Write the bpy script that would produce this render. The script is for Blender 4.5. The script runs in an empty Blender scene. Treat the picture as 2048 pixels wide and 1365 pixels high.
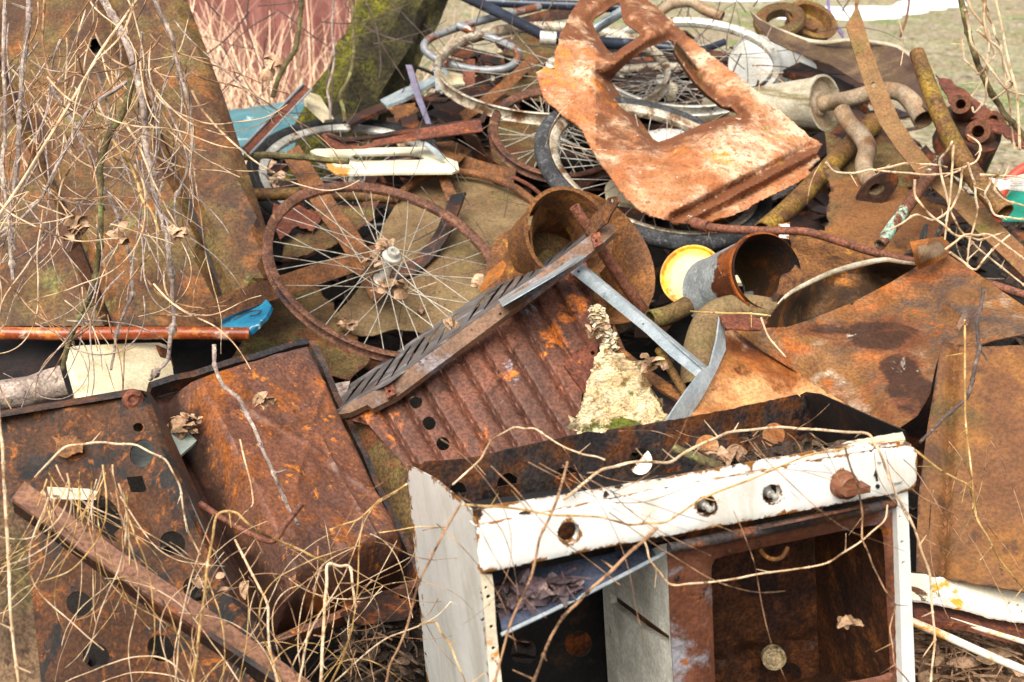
import bpy, math, random
import numpy as np
from mathutils import Vector, Matrix, noise
from mathutils.geometry import delaunay_2d_cdt
R_ = math.radians
sc = bpy.context.scene
C = sc.collection
# ------------------------------------------------------------------ camera, sky, sun, exposure
PITCH = R_(20)
CAM = Vector((0, 0, 1.6)); FPX = 2845.0
RT = Vector((1, 0, 0)); FW = Vector((0, math.cos(PITCH), -math.sin(PITCH))); UP = Vector((0, math.sin(PITCH), math.cos(PITCH)))
cam_d = bpy.data.cameras.new('camera'); cam = bpy.data.objects.new('camera', cam_d); C.objects.link(cam)
cam.location = CAM; cam.rotation_euler = (R_(90) - PITCH, 0, 0)
cam_d.sensor_width = 36; cam_d.lens = 50.0; cam_d.clip_start = .05; cam_d.clip_end = 500
cam_d.dof.use_dof = True; cam_d.dof.focus_distance = 2.15; cam_d.dof.aperture_fstop = 9
sc.camera = cam
SUN_EL, SUN_AZ = 52, 200       # azimuth clockwise from +Y (behind the heap): high behind the viewer's right shoulder
w = bpy.data.worlds.new('World'); sc.world = w; w.use_nodes = True
nt = w.node_tree; bg = nt.nodes['Background']
sky = nt.nodes.new('ShaderNodeTexSky'); sky.sky_type = 'NISHITA'; sky.sun_disc = False
sky.sun_elevation = R_(SUN_EL); sky.sun_rotation = R_(SUN_AZ); sky.dust_density = 4; sky.air_density = 1.0
hs = nt.nodes.new('ShaderNodeHueSaturation'); hs.inputs['Saturation'].default_value = .3
nt.links.new(sky.outputs[0], hs.inputs['Color']); nt.links.new(hs.outputs[0], bg.inputs[0]); bg.inputs[1].default_value = .082
sl = bpy.data.lights.new('sun', 'SUN'); sl.energy = 2.7; sl.angle = R_(50); sl.color = (1, .95, .87)
so = bpy.data.objects.new('sun', sl); C.objects.link(so)
_a = R_(SUN_AZ); _e = R_(SUN_EL)
sdir = Vector((math.sin(_a) * math.cos(_e), math.cos(_a) * math.cos(_e), math.sin(_e)))
so.rotation_euler = sdir.to_track_quat('Z', 'Y').to_euler(); so.location = (-3, -2, 6)
sc.view_settings.view_transform = 'Standard'; sc.view_settings.look = 'None'
sc.view_settings.exposure = 1.18; sc.view_settings.gamma = 1
random.seed(7)
rnd = random.random
def U(a, b): return a + (b - a) * rnd()
# ------------------------------------------------------------------ geometry helpers
def ray(u, v): return RT * ((u - 1024) / FPX) - UP * ((v - 682.5) / FPX) + FW
def P(u, v, d): return CAM + ray(u, v) * d
def tps(pts):
    """smooth surface through points (u, v, depth); three points give a true plane"""
    p = np.array(pts, float); n = len(p); X = p[:, :2] / 1000.; y = 1 / p[:, 2]
    def ker(r2): return np.where(r2 > 1e-12, r2 * np.log(np.maximum(r2, 1e-12)), 0)
    K = ker(((X[:, None] - X[None]) ** 2).sum(2)) + np.eye(n) * 1e-4; Q = np.hstack([np.ones((n, 1)), X])
    A = np.block([[K, Q], [Q.T, np.zeros((3, 3))]]); s = np.linalg.lstsq(A, np.concatenate([y, np.zeros(3)]), rcond=None)[0]
    dr = p[:, 2].max() - p[:, 2].min(); dlo, dhi = p[:, 2].min() - .3 * dr - .03, p[:, 2].max() + .3 * dr + .03
    if n == 3: dlo, dhi = .5, 9
    def f(UV):
        Z = np.asarray(UV, float) / 1000.
        k = ker(((Z[:, None] - X[None]) ** 2).sum(2))
        return np.clip(1 / np.maximum(.05, k @ s[:n] + np.hstack([np.ones((len(Z), 1)), Z]) @ s[n:]), dlo, dhi)
    return f
def segdist(Z, a, b):
    a = np.array(a, float); b = np.array(b, float); ab = b - a; L = (ab ** 2).sum() + 1e-9
    t = np.clip(((Z - a) @ ab) / L, 0, 1)
    return np.sqrt(((Z - a - t[:, None] * ab) ** 2).sum(1))
def polydist(Z, poly):
    return np.min([segdist(Z, poly[i], poly[(i + 1) % len(poly)]) for i in range(len(poly))], axis=0)
def inside(Z, poly):
    x, y = Z[:, 0], Z[:, 1]; r = np.zeros(len(Z), bool)
    for i in range(len(poly)):
        x1, y1 = poly[i]; x2, y2 = poly[(i + 1) % len(poly)]
        c = ((y1 > y) != (y2 > y))
        with np.errstate(divide='ignore', invalid='ignore'):
            xi = (x2 - x1) * (y - y1) / (y2 - y1 + 1e-12) + x1
        r ^= c & (x < xi)
    return r
def dens(poly, step, jag=0, seed=0):
    o = []; n = len(poly)
    for i in range(n):
        a = Vector(poly[i]); b = Vector(poly[(i + 1) % n]); L = (b - a).length; k = max(1, int(L / step))
        nn = Vector((-(b - a).y, (b - a).x)).normalized() if L > 0 else Vector((0, 0))
        for j in range(k):
            q = a.lerp(b, j / k)
            if jag: q = q + nn * (noise.noise(Vector((q.x * .05 + seed * 9, q.y * .05, 0))) * 1.4 + noise.noise(Vector((q.x * .21, q.y * .21, seed)))) * jag * (0 if j == 0 else 1)
            o.append((q.x, q.y))
    return o
def circ(u, v, ru, rv=None, n=22, ang=0):
    rv = rv or ru; c, s = math.cos(R_(ang)), math.sin(R_(ang))
    return [(u + ru * math.cos(t) * c - rv * math.sin(t) * s, v + ru * math.cos(t) * s + rv * math.sin(t) * c) for t in [2 * math.pi * i / n for i in range(n)]]
def smoothpoly(poly, k=3):
    """closed Catmull-Rom"""
    n = len(poly); o = []
    for i in range(n):
        p0, p1, p2, p3 = [Vector(poly[(i + j - 1) % n]) for j in range(4)]
        for j in range(k):
            t = j / k
            q = .5 * ((2 * p1) + (p2 - p0) * t + (2 * p0 - 5 * p1 + 4 * p2 - p3) * t * t + (3 * p1 - p0 - 3 * p2 + p3) * t ** 3)
            o.append((q.x, q.y))
    return o
class Geo:
    def __init__(s): s.v = []; s.f = []; s.m = None; s.sharp = 35; s.smooth = True
    def add(s, vs, fs):
        b = len(s.v); s.v += [Vector(x) for x in vs]; s.f += [tuple(b + i for i in f) for f in fs]; return s
    def merge(s, g): return s.add(g.v, g.f)
_sid = [0]
def sheet(poly, surf, holes=(), thick=.0015, step=22, jag=0, hjag=0, dent=0, ds=.006, grooves=(), roll=None, mask=None, seed=None):
    """a metal sheet: outline and holes as seen along the view, laid on its own surface in space, with real thickness"""
    _sid[0] += 1; seed = seed if seed is not None else _sid[0]
    if not callable(surf): surf = tps(surf)
    out = dens(poly, step * .7, jag, seed); hs_ = [dens(h, step * .7, hjag, seed + 3) for h in holes]
    pts = list(out); edges = [(i, (i + 1) % len(out)) for i in range(len(out))]
    for h in hs_:
        b = len(pts); pts += h; edges += [(b + i, b + (i + 1) % len(h)) for i in range(len(h))]
    O = np.array(out); lo = O.min(0); hi = O.max(0)
    gx, gy = np.meshgrid(np.arange(lo[0], hi[0], step), np.arange(lo[1], hi[1], step)); gx = gx + (np.arange(gx.shape[0]) % 2)[:, None] * step * .5
    Z = np.stack([gx.ravel(), gy.ravel()], 1); k = inside(Z, out)
    for h in hs_: k &= ~inside(Z, h)
    Z = Z[k]
    if len(Z):
        k = polydist(Z, out) > step * .35
        for h in hs_: k &= polydist(Z, h) > step * .3
        Z = Z[k]
    pts += [tuple(z) for z in Z]
    vo, _, fo, *_ = delaunay_2d_cdt([Vector(p) for p in pts], edges, [], 0, 1e-4)
    V2 = np.array([[a.x, a.y] for a in vo]); F = np.array([list(f) for f in fo if len(f) == 3])
    cen = V2[F].mean(1); k = inside(cen, out)
    for h in hs_: k &= ~inside(cen, h)
    F = F[k]; used = np.unique(F); rem = -np.ones(len(V2), int); rem[used] = np.arange(len(used)); F = rem[F]; V2 = V2[used]
    D = surf(V2)
    for g in grooves:
        q = segdist(V2, g[:2], g[2:4]); D = D + g[5] * np.exp(-(q / g[4]) ** 2)
    if roll:
        q = polydist(V2, out) if roll[2] in ('o', 'b') else np.full(len(V2), 1e9)
        if roll[2] in ('h', 'b'):
            for h in hs_: q = np.minimum(q, polydist(V2, h))
        D = D + roll[1] * np.exp(-(q / roll[0]) ** 2)
    if dent:
        D = D + np.array([dent * (noise.noise(Vector((x * ds + seed * 7.3, y * ds, seed))) + .4 * noise.noise(Vector((x * ds * 3, y * ds * 3 + seed, 5)))) for x, y in V2])
    W = [P(a[0], a[1], d) for a, d in zip(V2, D)]
    n = len(W); nor = [Vector() for _ in range(n)]; FF = []
    for a, b, c in F:
        a, b, c = int(a), int(b), int(c); q = (W[b] - W[a]).cross(W[c] - W[a])
        if q.dot(W[a] - CAM) > 0: b, c = c, b; q = -q
        FF.append((a, b, c))
        for i in (a, b, c): nor[i] += q
    g = Geo(); ec = {}
    for a, b, c in FF:
        for e in ((a, b), (b, c), (c, a)): ec[e] = 1
    back = [W[i] - nor[i].normalized() * thick for i in range(n)]
    fs = list(FF) + [(c + n, b + n, a + n) for a, b, c in FF]
    for (a, b) in ec:
        if (b, a) not in ec: fs.append((b, a, a + n, b + n))
    g.add(W + back, fs)
    if mask is None: mask = 'edge'
    if mask == 'edge':
        q = np.full(len(V2), 1e9) if False else polydist(V2, out)
        for h in hs_: q = np.minimum(q, polydist(V2, h))
        m = [float(max(0, 1 - x / 16)) for x in q]; g.m = m + m
    elif mask is not None:
        m = [float(mask(x, y)) for x, y in V2]; g.m = m + m
    return g
def crom(pts, k=6, closed=False):
    n = len(pts); o = []
    if n < 3: return [Vector(p) for p in pts]
    rng = n if closed else n - 1
    for i in range(rng):
        g = (lambda j: pts[j % n]) if closed else (lambda j: pts[max(0, min(n - 1, j))])
        p0, p1, p2, p3 = [Vector(g(i + j - 1)) for j in range(4)]
        for j in range(k):
            t = j / k
            o.append(.5 * ((2 * p1) + (p2 - p0) * t + (2 * p0 - 5 * p1 + 4 * p2 - p3) * t * t + (3 * p1 - p0 - 3 * p2 + p3) * t ** 3))
    if not closed: o.append(Vector(pts[-1]))
    return o
def tube(pts, r, n=8, k=6, caps=True, closed=False, wall=0, rough=0, smooth=True):
    """pts world; r number or list (per given point)"""
    path = crom(pts, k, closed) if smooth and len(pts) > 2 else [Vector(p) for p in pts]
    m = len(path)
    if isinstance(r, (int, float)): rr = [r] * m
    else: rr = [float(np.interp(i / (m - 1) * (len(r) - 1), range(len(r)), r)) for i in range(m)]
    T = []
    for i in range(m):
        a = path[(i - 1) % m] if (closed or i) else path[0]; b = path[(i + 1) % m] if (closed or i < m - 1) else path[-1]
        t = (b - a); T.append(t.normalized() if t.length > 1e-9 else Vector((0, 0, 1)))
    nrm = T[0].orthogonal().normalized(); V = []; F = []
    layers = [0] if not wall else [0, 1]
    fr = []
    for i in range(m):
        nrm = (nrm - T[i] * nrm.dot(T[i])); nrm = nrm.normalized() if nrm.length > 1e-9 else T[i].orthogonal().normalized(); fr.append((nrm.copy(), T[i].cross(nrm)))
    for L in layers:
        for i in range(m):
            a, b = fr[i]
            for j in range(n):
                t = 2 * math.pi * j / n; q = rr[i] - (wall if L else 0)
                if rough: q *= 1 + rough * noise.noise(path[i] * (1.2 / max(rr[i], .003)) * .35 + Vector((j * .7, 0, 0)))
                V.append(path[i] + (a * math.cos(t) + b * math.sin(t)) * q)
    for L in layers:
        o = L * m * n
        for i in range(m if closed else m - 1):
            for j in range(n):
                a = o + i * n + j; b = o + i * n + (j + 1) % n; c = o + ((i + 1) % m) * n + (j + 1) % n; d = o + ((i + 1) % m) * n + j
                F.append((a, b, c, d) if not L else (d, c, b, a))
    if wall:
        for i in (0, m - 1):
            for j in range(n):
                a = i * n + j; b = i * n + (j + 1) % n; q = (b, a, a + m * n, b + m * n); F.append(q if i == 0 else q[::-1])
    elif caps and not closed:
        F.append(tuple(range(n))[::-1]); F.append(tuple((m - 1) * n + j for j in range(n)))
    return Geo().add(V, F)
def ptube(pts, rpx, **k):
    """pts as (u,v,d); radius in photo pixels at that depth"""
    if isinstance(rpx, (int, float)): rpx = [rpx] * len(pts)
    return tube([P(*p) for p in pts], [q * p[2] / FPX for q, p in zip(rpx, pts)], **k)
UP0 = UP.copy()
def frame_of(u, v, a_px, b_px, d, phi, flip=1):
    FW = ray(u, v).normalized(); RT = FW.cross(UP0).normalized(); UP = RT.cross(FW)
    c, s = math.cos(R_(phi)), math.sin(R_(phi)); cT = min(1, b_px / a_px); sT = math.sqrt(1 - cT * cT) * flip
    e1 = RT * c - UP * s; e2 = (RT * s + UP * c) * cT + FW * sT
    return P(u, v, d), e1.normalized(), e2.normalized(), e1.cross(e2).normalized(), a_px * d / FPX
def ring(fr, prof, seg=96, wob=0):
    c, e1, e2, n, R = fr; V = []; F = []; m = len(prof)
    for i in range(seg):
        t = 2 * math.pi * i / seg; dr = e1 * math.cos(t) + e2 * math.sin(t)
        q = wob * math.sin(2 * t + 1) * R
        for (r, h) in prof: V.append(c + dr * r + n * (h + q))
    for i in range(seg):
        for j in range(m):
            F.append((i * m + j, i * m + (j + 1) % m, ((i + 1) % seg) * m + (j + 1) % m, ((i + 1) % seg) * m + j))
    return Geo().add(V, F)
def lathe(c, n, prof, seg=40, e1=None):
    """prof: list of (t along axis, radius); open surface unless profile starts/ends at 0"""
    n = n.normalized(); e1 = (e1 or n.orthogonal()).normalized(); e2 = n.cross(e1); V = []; F = []; m = len(prof)
    for i in range(seg):
        t = 2 * math.pi * i / seg; dr = e1 * math.cos(t) + e2 * math.sin(t)
        for (h, r) in prof: V.append(c + n * h + dr * max(r, 1e-5))
    for i in range(seg):
        for j in range(m - 1):
            F.append((i * m + j, ((i + 1) % seg) * m + j, ((i + 1) % seg) * m + j + 1, i * m + j + 1))
    return Geo().add(V, F)
def sweep(path, prof, hint, caps=True):
    """prof closed polygon (side, normal) metres; hint = direction of the profile's normal"""
    path = [Vector(p) for p in path]; m = len(prof); V = []; F = []
    for i, p in enumerate(path):
        t = (path[min(i + 1, len(path) - 1)] - path[max(i - 1, 0)]).normalized(); nn = (hint - t * hint.dot(t)).normalized(); s = t.cross(nn)
        for (a, b) in prof: V.append(p + s * a + nn * b)
    for i in range(len(path) - 1):
        for j in range(m): F.append((i * m + j, i * m + (j + 1) % m, (i + 1) * m + (j + 1) % m, (i + 1) * m + j))
    F.append(tuple(range(m))[::-1]); F.append(tuple((len(path) - 1) * m + j for j in range(m)))
    return Geo().add(V, F)
def obox(c, ax, ay, az):
    c = Vector(c); V = [c + ax * i + ay * j + az * k for i in (-.5, .5) for j in (-.5, .5) for k in (-.5, .5)]
    return Geo().add(V, [(0, 1, 3, 2), (4, 6, 7, 5), (0, 4, 5, 1), (2, 3, 7, 6), (0, 2, 6, 4), (1, 5, 7, 3)])
# ------------------------------------------------------------------ materials
def lin(c):
    if len(c) == 3 and c[0] > c[2] + 36 and c[0] < 190: c = (c[0] * .82, c[1] * .83, c[2] * .72)
    c = c[:3]
    return tuple(((x / 255) / 12.92 if x / 255 <= .04045 else ((x / 255 + .055) / 1.055) ** 2.4) for x in c) + (1,)
MATS = {}
def mat(name, c1, c2, scale=9, layers=(), rough=.75, metal=0, bump=.35, bs=140, fine=.35, stretch=(1, 1, 1), th=.5, soft=.1, bd=.0025, speck=180):
    m = bpy.data.materials.new(name); m.use_nodes = True; t = m.node_tree; N = t.nodes; L = t.links; b = N['Principled BSDF']
    tc = N.new('ShaderNodeTexCoord'); oi = N.new('ShaderNodeObjectInfo'); ml = N.new('ShaderNodeMath'); ml.operation = 'MULTIPLY'; ml.inputs[1].default_value = 31
    L.new(oi.outputs['Random'], ml.inputs[0]); ad = N.new('ShaderNodeVectorMath'); ad.operation = 'ADD'; L.new(tc.outputs['Object'], ad.inputs[0]); L.new(ml.outputs[0], ad.inputs[1])
    def nz(sc_, st=(1, 1, 1), det=8, ro=.6, off=0, dist=0):
        mp = N.new('ShaderNodeMapping'); mp.inputs['Scale'].default_value = st; mp.inputs['Location'].default_value = (off, off * .7, 0); 
        if st != (1, 1, 1): mp.inputs['Rotation'].default_value = (.3, .35, .25)
        L.new(ad.outputs[0], mp.inputs[0]); q = N.new('ShaderNodeTexNoise'); q.inputs['Scale'].default_value = sc_; q.inputs['Detail'].default_value = det; q.inputs['Roughness'].default_value = ro; q.inputs['Distortion'].default_value = dist
        L.new(mp.outputs[0], q.inputs['Vector']); return q.outputs['Fac']
    def rng(x, lo, hi, a=0, z=1):
        q = N.new('ShaderNodeMapRange'); q.interpolation_type = 'SMOOTHSTEP'; q.inputs[1].default_value = lo; q.inputs[2].default_value = hi; q.inputs[3].default_value = a; q.inputs[4].default_value = z; L.new(x, q.inputs[0]); return q.outputs[0]
    def mix(f, a, c, mode='MIX'):
        q = N.new('ShaderNodeMix'); q.data_type = 'RGBA'; q.blend_type = mode
        if isinstance(f, float): q.inputs[0].default_value = f
        else: L.new(f, q.inputs[0])
        for i, x in ((6, a), (7, c)):
            if isinstance(x, tuple): q.inputs[i].default_value = x
            else: L.new(x, q.inputs[i])
        return q.outputs[2]
    col = mix(rng(nz(scale, stretch, dist=.3), th - soft, th + soft), lin(c1), lin(c2))
    rv = None; hgt = nz(bs, det=6, ro=.7)
    for i, ly in enumerate(layers):
        c, s, lth, lso = ly[:4]; st = ly[4] if len(ly) > 4 and ly[4] else (1, 1, 1); mk = ly[5] if len(ly) > 5 else 0; rg = ly[6] if len(ly) > 6 else None
        f = nz(s, st, off=3.1 * (i + 1), ro=.68, dist=.4)
        if mk:
            at = N.new('ShaderNodeAttribute'); at.attribute_name = 'mask'; q = N.new('ShaderNodeMath'); q.operation = 'MULTIPLY_ADD'; L.new(at.outputs['Fac'], q.inputs[0]); q.inputs[1].default_value = mk; L.new(f, q.inputs[2]); f = q.outputs[0]
        f = rng(f, lth - lso, lth + lso); col = mix(f, col, lin(c))
        if rg is not None:
            q = N.new('ShaderNodeMix'); q.data_type = 'FLOAT'; L.new(f, q.inputs[0]); q.inputs[3].default_value = rg
            if rv is None: q.inputs[2].default_value = rough
            else: L.new(rv, q.inputs[2])
            rv = q.outputs[0]
    fine = min(.6, fine * 1.45)
    if fine:
        f1 = rng(nz(speck, det=3, ro=.7, off=11), .36, .64, 1 - fine, 1 + fine * .6); g = N.new('ShaderNodeCombineColor'); [L.new(f1, g.inputs[i]) for i in range(3)]
        col = mix(1.0, col, g.outputs[0], 'MULTIPLY')
        f2 = rng(nz(22, det=6, off=17), .3, .7, 1 - fine * .6, 1 + fine * .5); g = N.new('ShaderNodeCombineColor'); [L.new(f2, g.inputs[i]) for i in range(3)]
        col = mix(1.0, col, g.outputs[0], 'MULTIPLY')
    L.new(col, b.inputs['Base Color']); b.inputs['Metallic'].default_value = metal
    if rv is None:
        b.inputs['Roughness'].default_value = rough
    else: L.new(rv, b.inputs['Roughness'])
    b.inputs['Specular IOR Level'].default_value = .4
    if bump:
        bp = N.new('ShaderNodeBump'); bp.inputs['Strength'].default_value = bump; bp.inputs['Distance'].default_value = bd; L.new(hgt, bp.inputs['Height']); L.new(bp.outputs[0], b.inputs['Normal'])
    MATS[name] = m; return m
# ------------------------------------------------------------------ things and parts
def mkobj(name, g, m, parent, loc, label=None):
    me = bpy.data.meshes.new(name); me.from_pydata([v - loc for v in g.v], [], g.f); me.update()
    if g.smooth:
        me.shade_smooth()
        try: me.set_sharp_from_angle(angle=R_(g.sharp))
        except Exception: pass
    if g.m is not None:
        at = me.attributes.new('mask', 'FLOAT', 'POINT'); at.data.foreach_set('value', g.m)
    me.materials.append(m); o = bpy.data.objects.new(name, me); C.objects.link(o)
    if parent: o.parent = parent
    else: o.location = loc
    if label: o['label'] = label
    return o
class Thing:
    """an Empty at the thing's base that parents its parts"""
    def __init__(s, name, label, cat, group=None): s.a = (name, label, cat, group); s.p = []
    def add(s, name, g, m, under=None, label=None): s.p.append((name, g, m, under, label)); return len(s.p) - 1
    def done(s):
        vs = [v for p in s.p for v in p[1].v]; loc = Vector((sum(v.x for v in vs) / len(vs), sum(v.y for v in vs) / len(vs), min(v.z for v in vs)))
        e = bpy.data.objects.new(s.a[0], None); e.empty_display_size = .05; e.location = loc; C.objects.link(e); tagit(e, *s.a[1:]); obs = []
        for (n, g, m, un, lb) in s.p: obs.append(mkobj(n, g, m, e if un is None else obs[un], loc, lb))
        return e
def tagit(o, label, cat, group=None, kind=None):
    o['label'] = label; o['category'] = cat
    if group: o['group'] = group
    if kind: o['kind'] = kind
def solo(name, label, cat, g, m, group=None, kind=None):
    vs = g.v; loc = Vector((sum(v.x for v in vs) / len(vs), sum(v.y for v in vs) / len(vs), min(v.z for v in vs)))
    o = mkobj(name, g, m, None, loc); tagit(o, label, cat, group, kind); return o
def struct(name, g, m):
    o = mkobj(name, g, m, None, Vector((0, 0, 0))); o['kind'] = 'structure'; return o
# ------------------------------------------------------------------ palette
M_panel = mat('sheet_rust_olive', (98, 60, 30), (116, 88, 46), 7, [((88, 48, 24), 5, .55, .1), ((150, 88, 38), 11, .58, .07), ((128, 118, 68), 14, .62, .06, (1, 1, .35)), ((60, 34, 20), 30, .66, .05), ((70, 44, 32), 12, .6, .05, (1, 1, .12)), ((64, 40, 28), 30, .80, .06, None, .3)], rough=.7)
M_rust = mat('rust_brown', (126, 70, 40), (98, 54, 32), 12, [((176, 96, 44), 26, .6, .06), ((66, 38, 28), 18, .6, .06)], rough=.8)
M_rustred = mat('rust_red', (140, 78, 62), (112, 56, 42), 14, [((186, 104, 52), 30, .62, .05), ((70, 40, 34), 20, .62, .05)], rough=.75)
M_rustflat = mat('rust_flat_bar', (142, 92, 62), (120, 76, 52), 14, [((160, 96, 54), 40, .58, .06), ((84, 58, 42), 60, .62, .04), ((104, 64, 46), 8, .6, .05), ((90, 56, 40), 30, .80, .06, None, .3)], rough=.85, fine=.28)
M_olive = mat('rust_olive', (122, 96, 62), (104, 76, 46), 9, [((124, 112, 62), 8, .58, .08), ((122, 66, 36), 14, .58, .07), ((62, 50, 28), 40, .66, .04), ((100, 56, 36), 30, .80, .06, None, .32)], rough=.85)
M_darkrust = mat('dark_rust', (72, 42, 28), (48, 30, 24), 16, [((140, 72, 30), 14, .57, .07), ((26, 24, 24), 11, .57, .06)], rough=.6)
M_blackrust = mat('black_enamel_rust', (46, 44, 46), (58, 50, 46), 12, [((120, 70, 42), 9, .55, .08), ((156, 84, 42), 18, .62, .05), ((22, 22, 24), 15, .62, .04)], rough=.55)
M_black = mat('near_black', (18, 17, 17), (26, 23, 22), 20, [((70, 42, 28), 16, .6, .06)], rough=.6)  # near-black base with scattered brown patches
M_white = mat('white_enamel', (236, 234, 226), (226, 224, 216), 4, [((206, 200, 186), 12, .58, .1, (1, 1, .25)), ((170, 110, 56), 40, .80, .04, None, .32), ((80, 56, 42), 50, .84, .03, None, .30), ((150, 100, 60), 34, .705, .02), ((90, 70, 50), 110, .70, .02)], rough=.25, bump=.04, fine=.03)
M_whitedirty = mat('white_enamel_chipped', (232, 222, 200), (214, 200, 172), 8, [((206, 140, 50), 20, .58, .05), ((120, 70, 36), 22, .62, .03)], rough=.4, bump=.1, fine=.08)
M_carpanel = mat('car_panel_rust', (176, 122, 82, 0), (162, 98, 58, 0), 8, [((206, 184, 154, 0), 7, .53, .1), ((176, 100, 60), 85, .57, .05), ((178, 108, 66), 4.5, .56, .13), ((150, 88, 54), 60, .64, .05), ((208, 120, 30), 7, .63, .05), ((132, 76, 48), 22, .74, .13, None, .62), ((178, 142, 50), 6, .66, .05), ((226, 214, 196), 40, .66, .03)], rough=.7, bump=.4, fine=.18)
M_basin = mat('basin_rust', (112, 70, 50, 0), (86, 60, 50, 0), 5, [((176, 96, 34), 9, .57, .08, (1, 1, .5)), ((196, 116, 38), 40, .625, .05, (1, 1, .5)), ((190, 112, 40), 120, .645, .05), ((122, 96, 88), 7, .66, .06), ((52, 30, 22), 6, .68, .06, None, .5), ((78, 42, 28), 60, .66, .04)], rough=.42, bump=.25, fine=.25)
M_ribs = mat('ribbed_rust', (112, 68, 50, 0), (92, 58, 44, 0), 12, [((196, 108, 38), 11, .6, .04), ((136, 142, 150), 10, .66, .02, (1, 1, .5)), ((84, 48, 36), 30, .6, .06)], rough=.6, bump=.35, fine=.3)
M_fender = mat('fender_rust_shade', (164, 112, 68), (138, 90, 56), 5, [((160, 138, 116, 0), 10, .63, .08, (.5, .5, 3.2)), ((82, 66, 56, 0), 8, .56, .08, (.5, .5, 3.2)), ((158, 92, 46, 0), 7, .6, .08, (.6, .6, 2.6)), ((184, 100, 34), 16, .62, .06), ((104, 60, 34, 0), 12, .72, .12, (.5, .5, 3), .36), ((64, 38, 22, 0), 11, .86, .05, (.5, .5, 3.4), .46), ((206, 190, 170), 16, .69, .05, (1, .3, 2.6)), ((200, 112, 38), 10, 9, .05)], rough=.55, bump=.2, fine=.25, stretch=(1, .4, 2.2))
M_fender2 = mat('fender_orange', (178, 112, 62), (196, 142, 92), 7, [((160, 82, 28), 9, .53, .08), ((112, 54, 22), 12, .6, .05), ((216, 174, 132), 8, .63, .06), ((88, 84, 82), 16, .7, .04), ((110, 62, 40), 30, .80, .06, None, .3)], rough=.5, bump=.2, fine=.2)
M_rplate = mat('plain_rust_plate', (138, 88, 52), (122, 74, 44), 5, [((156, 100, 46), 8, .56, .08), ((104, 82, 50), 5, .6, .08), ((90, 54, 34), 50, .64, .05), ((96, 60, 40), 12, .6, .05, (1, 1, .12)), ((74, 46, 34), 30, .80, .06, None, .3)], rough=.7, bump=.2, fine=.2)
M_galv = mat('galvanised_grey', (176, 184, 186), (154, 164, 168), 30, [((130, 140, 144), 12, .6, .05), ((150, 96, 58), 22, .72, .02)], rough=.38, metal=.35, bump=.08, fine=.1)
M_bucket = mat('bucket_zinc', (158, 162, 160), (132, 136, 136), 30, [((112, 60, 42), 12, .62, .02, None, .35), ((190, 186, 176), 24, .64, .04), ((176, 92, 40), 18, .74, .02, None, .3)], rough=.5, metal=.2, bump=.15, fine=.2)
M_chrome = mat('worn_chrome', (222, 218, 206), (196, 192, 178), 25, [((140, 88, 48), 30, .6, .05), ((88, 80, 68), 18, .64, .05)], rough=.4, metal=.4, bump=.1, fine=.15)
M_chrome2 = mat('rusted_chrome', (188, 178, 158, 0), (160, 144, 120, 0), 25, [((120, 80, 50), 14, .54, .07), ((206, 200, 184), 20, .64, .05)], rough=.5, metal=.2, bump=.15, fine=.25)
M_spoke = mat('spoke_steel', (186, 180, 166), (156, 148, 134), 60, [((140, 100, 70), 40, .64, .05)], rough=.5, metal=.3, bump=0, fine=.1)
M_rimrust = mat('rim_rust', (136, 88, 74), (106, 66, 54), 25, [((60, 42, 40), 16, .6, .06), ((168, 120, 92), 50, .62, .05)], rough=.75, bump=.3)
M_tyre = mat('old_rubber', (60, 60, 61), (46, 46, 47), 20, [((92, 92, 92), 60, .58, .06), ((110, 96, 76), 30, .68, .05)], rough=.8, bump=.6, bs=260)
M_tyredark = mat('dark_rubber', (44, 44, 44), (34, 34, 34), 20, [((80, 76, 70), 50, .62, .06)], rough=.85, bump=.6, bs=260)
M_canister = mat('canister_beige', (186, 176, 154), (166, 154, 130), 14, [((144, 126, 98), 7, .56, .08, (.4, .4, 3)), ((150, 86, 46), 18, .66, .04), ((84, 70, 56), 50, .7, .04)], rough=.6, metal=.1, bump=.12, fine=.15)
M_exhaust = mat('exhaust_pipe', (160, 142, 118, 0), (142, 118, 90, 0), 14, [((142, 90, 50), 10, .56, .12, None, .35), ((180, 104, 40), 30, .66, .05, None, .3)], rough=.6, bump=.2, fine=.2)
M_rustorange = mat('rust_orange', (146, 92, 48), (118, 72, 40), 16, [((186, 124, 48), 24, .62, .06), ((70, 40, 26), 18, .64, .05), ((84, 50, 36), 30, .80, .06, None, .3)], rough=.75)
M_pipeol = mat('pipe_mossy_rust', (140, 98, 58), (120, 76, 46), 12, [((160, 124, 44), 10, .56, .08), ((92, 66, 42), 40, .6, .06)], rough=.7)
M_paintpipe = mat('pipe_orange_paint', (186, 84, 48), (160, 74, 42), 18, [((222, 176, 150), 22, .6, .05), ((206, 122, 58), 12, .58, .06), ((120, 50, 30), 30, .63, .05)], rough=.22, bump=.15, fine=.15)
M_thinpipe = mat('thin_pipe_rust', (150, 90, 74), (128, 74, 58), 20, [((96, 56, 46), 40, .6, .06)], rough=.7)
M_mintpipe = mat('pipe_mint_rust', (130, 78, 60), (110, 66, 50), 20, [((152, 180, 158), 11, .57, .03), ((88, 52, 42), 30, .64, .05)], rough=.65)
M_cream = mat('cream_plastic', (214, 200, 166), (196, 180, 146), 6, [((168, 140, 96), 7, .6, .1), ((196, 124, 40), 16, .72, .03), ((120, 98, 70), 40, .68, .04)], rough=.5, bump=.1, fine=.12)
M_creamframe = mat('cream_enamel', (232, 226, 196), (222, 214, 182), 6, [((206, 140, 60), 14, .66, .04, None, .3), ((140, 110, 76), 40, .7, .03)], rough=.35, bump=.05, fine=.06)
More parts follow.
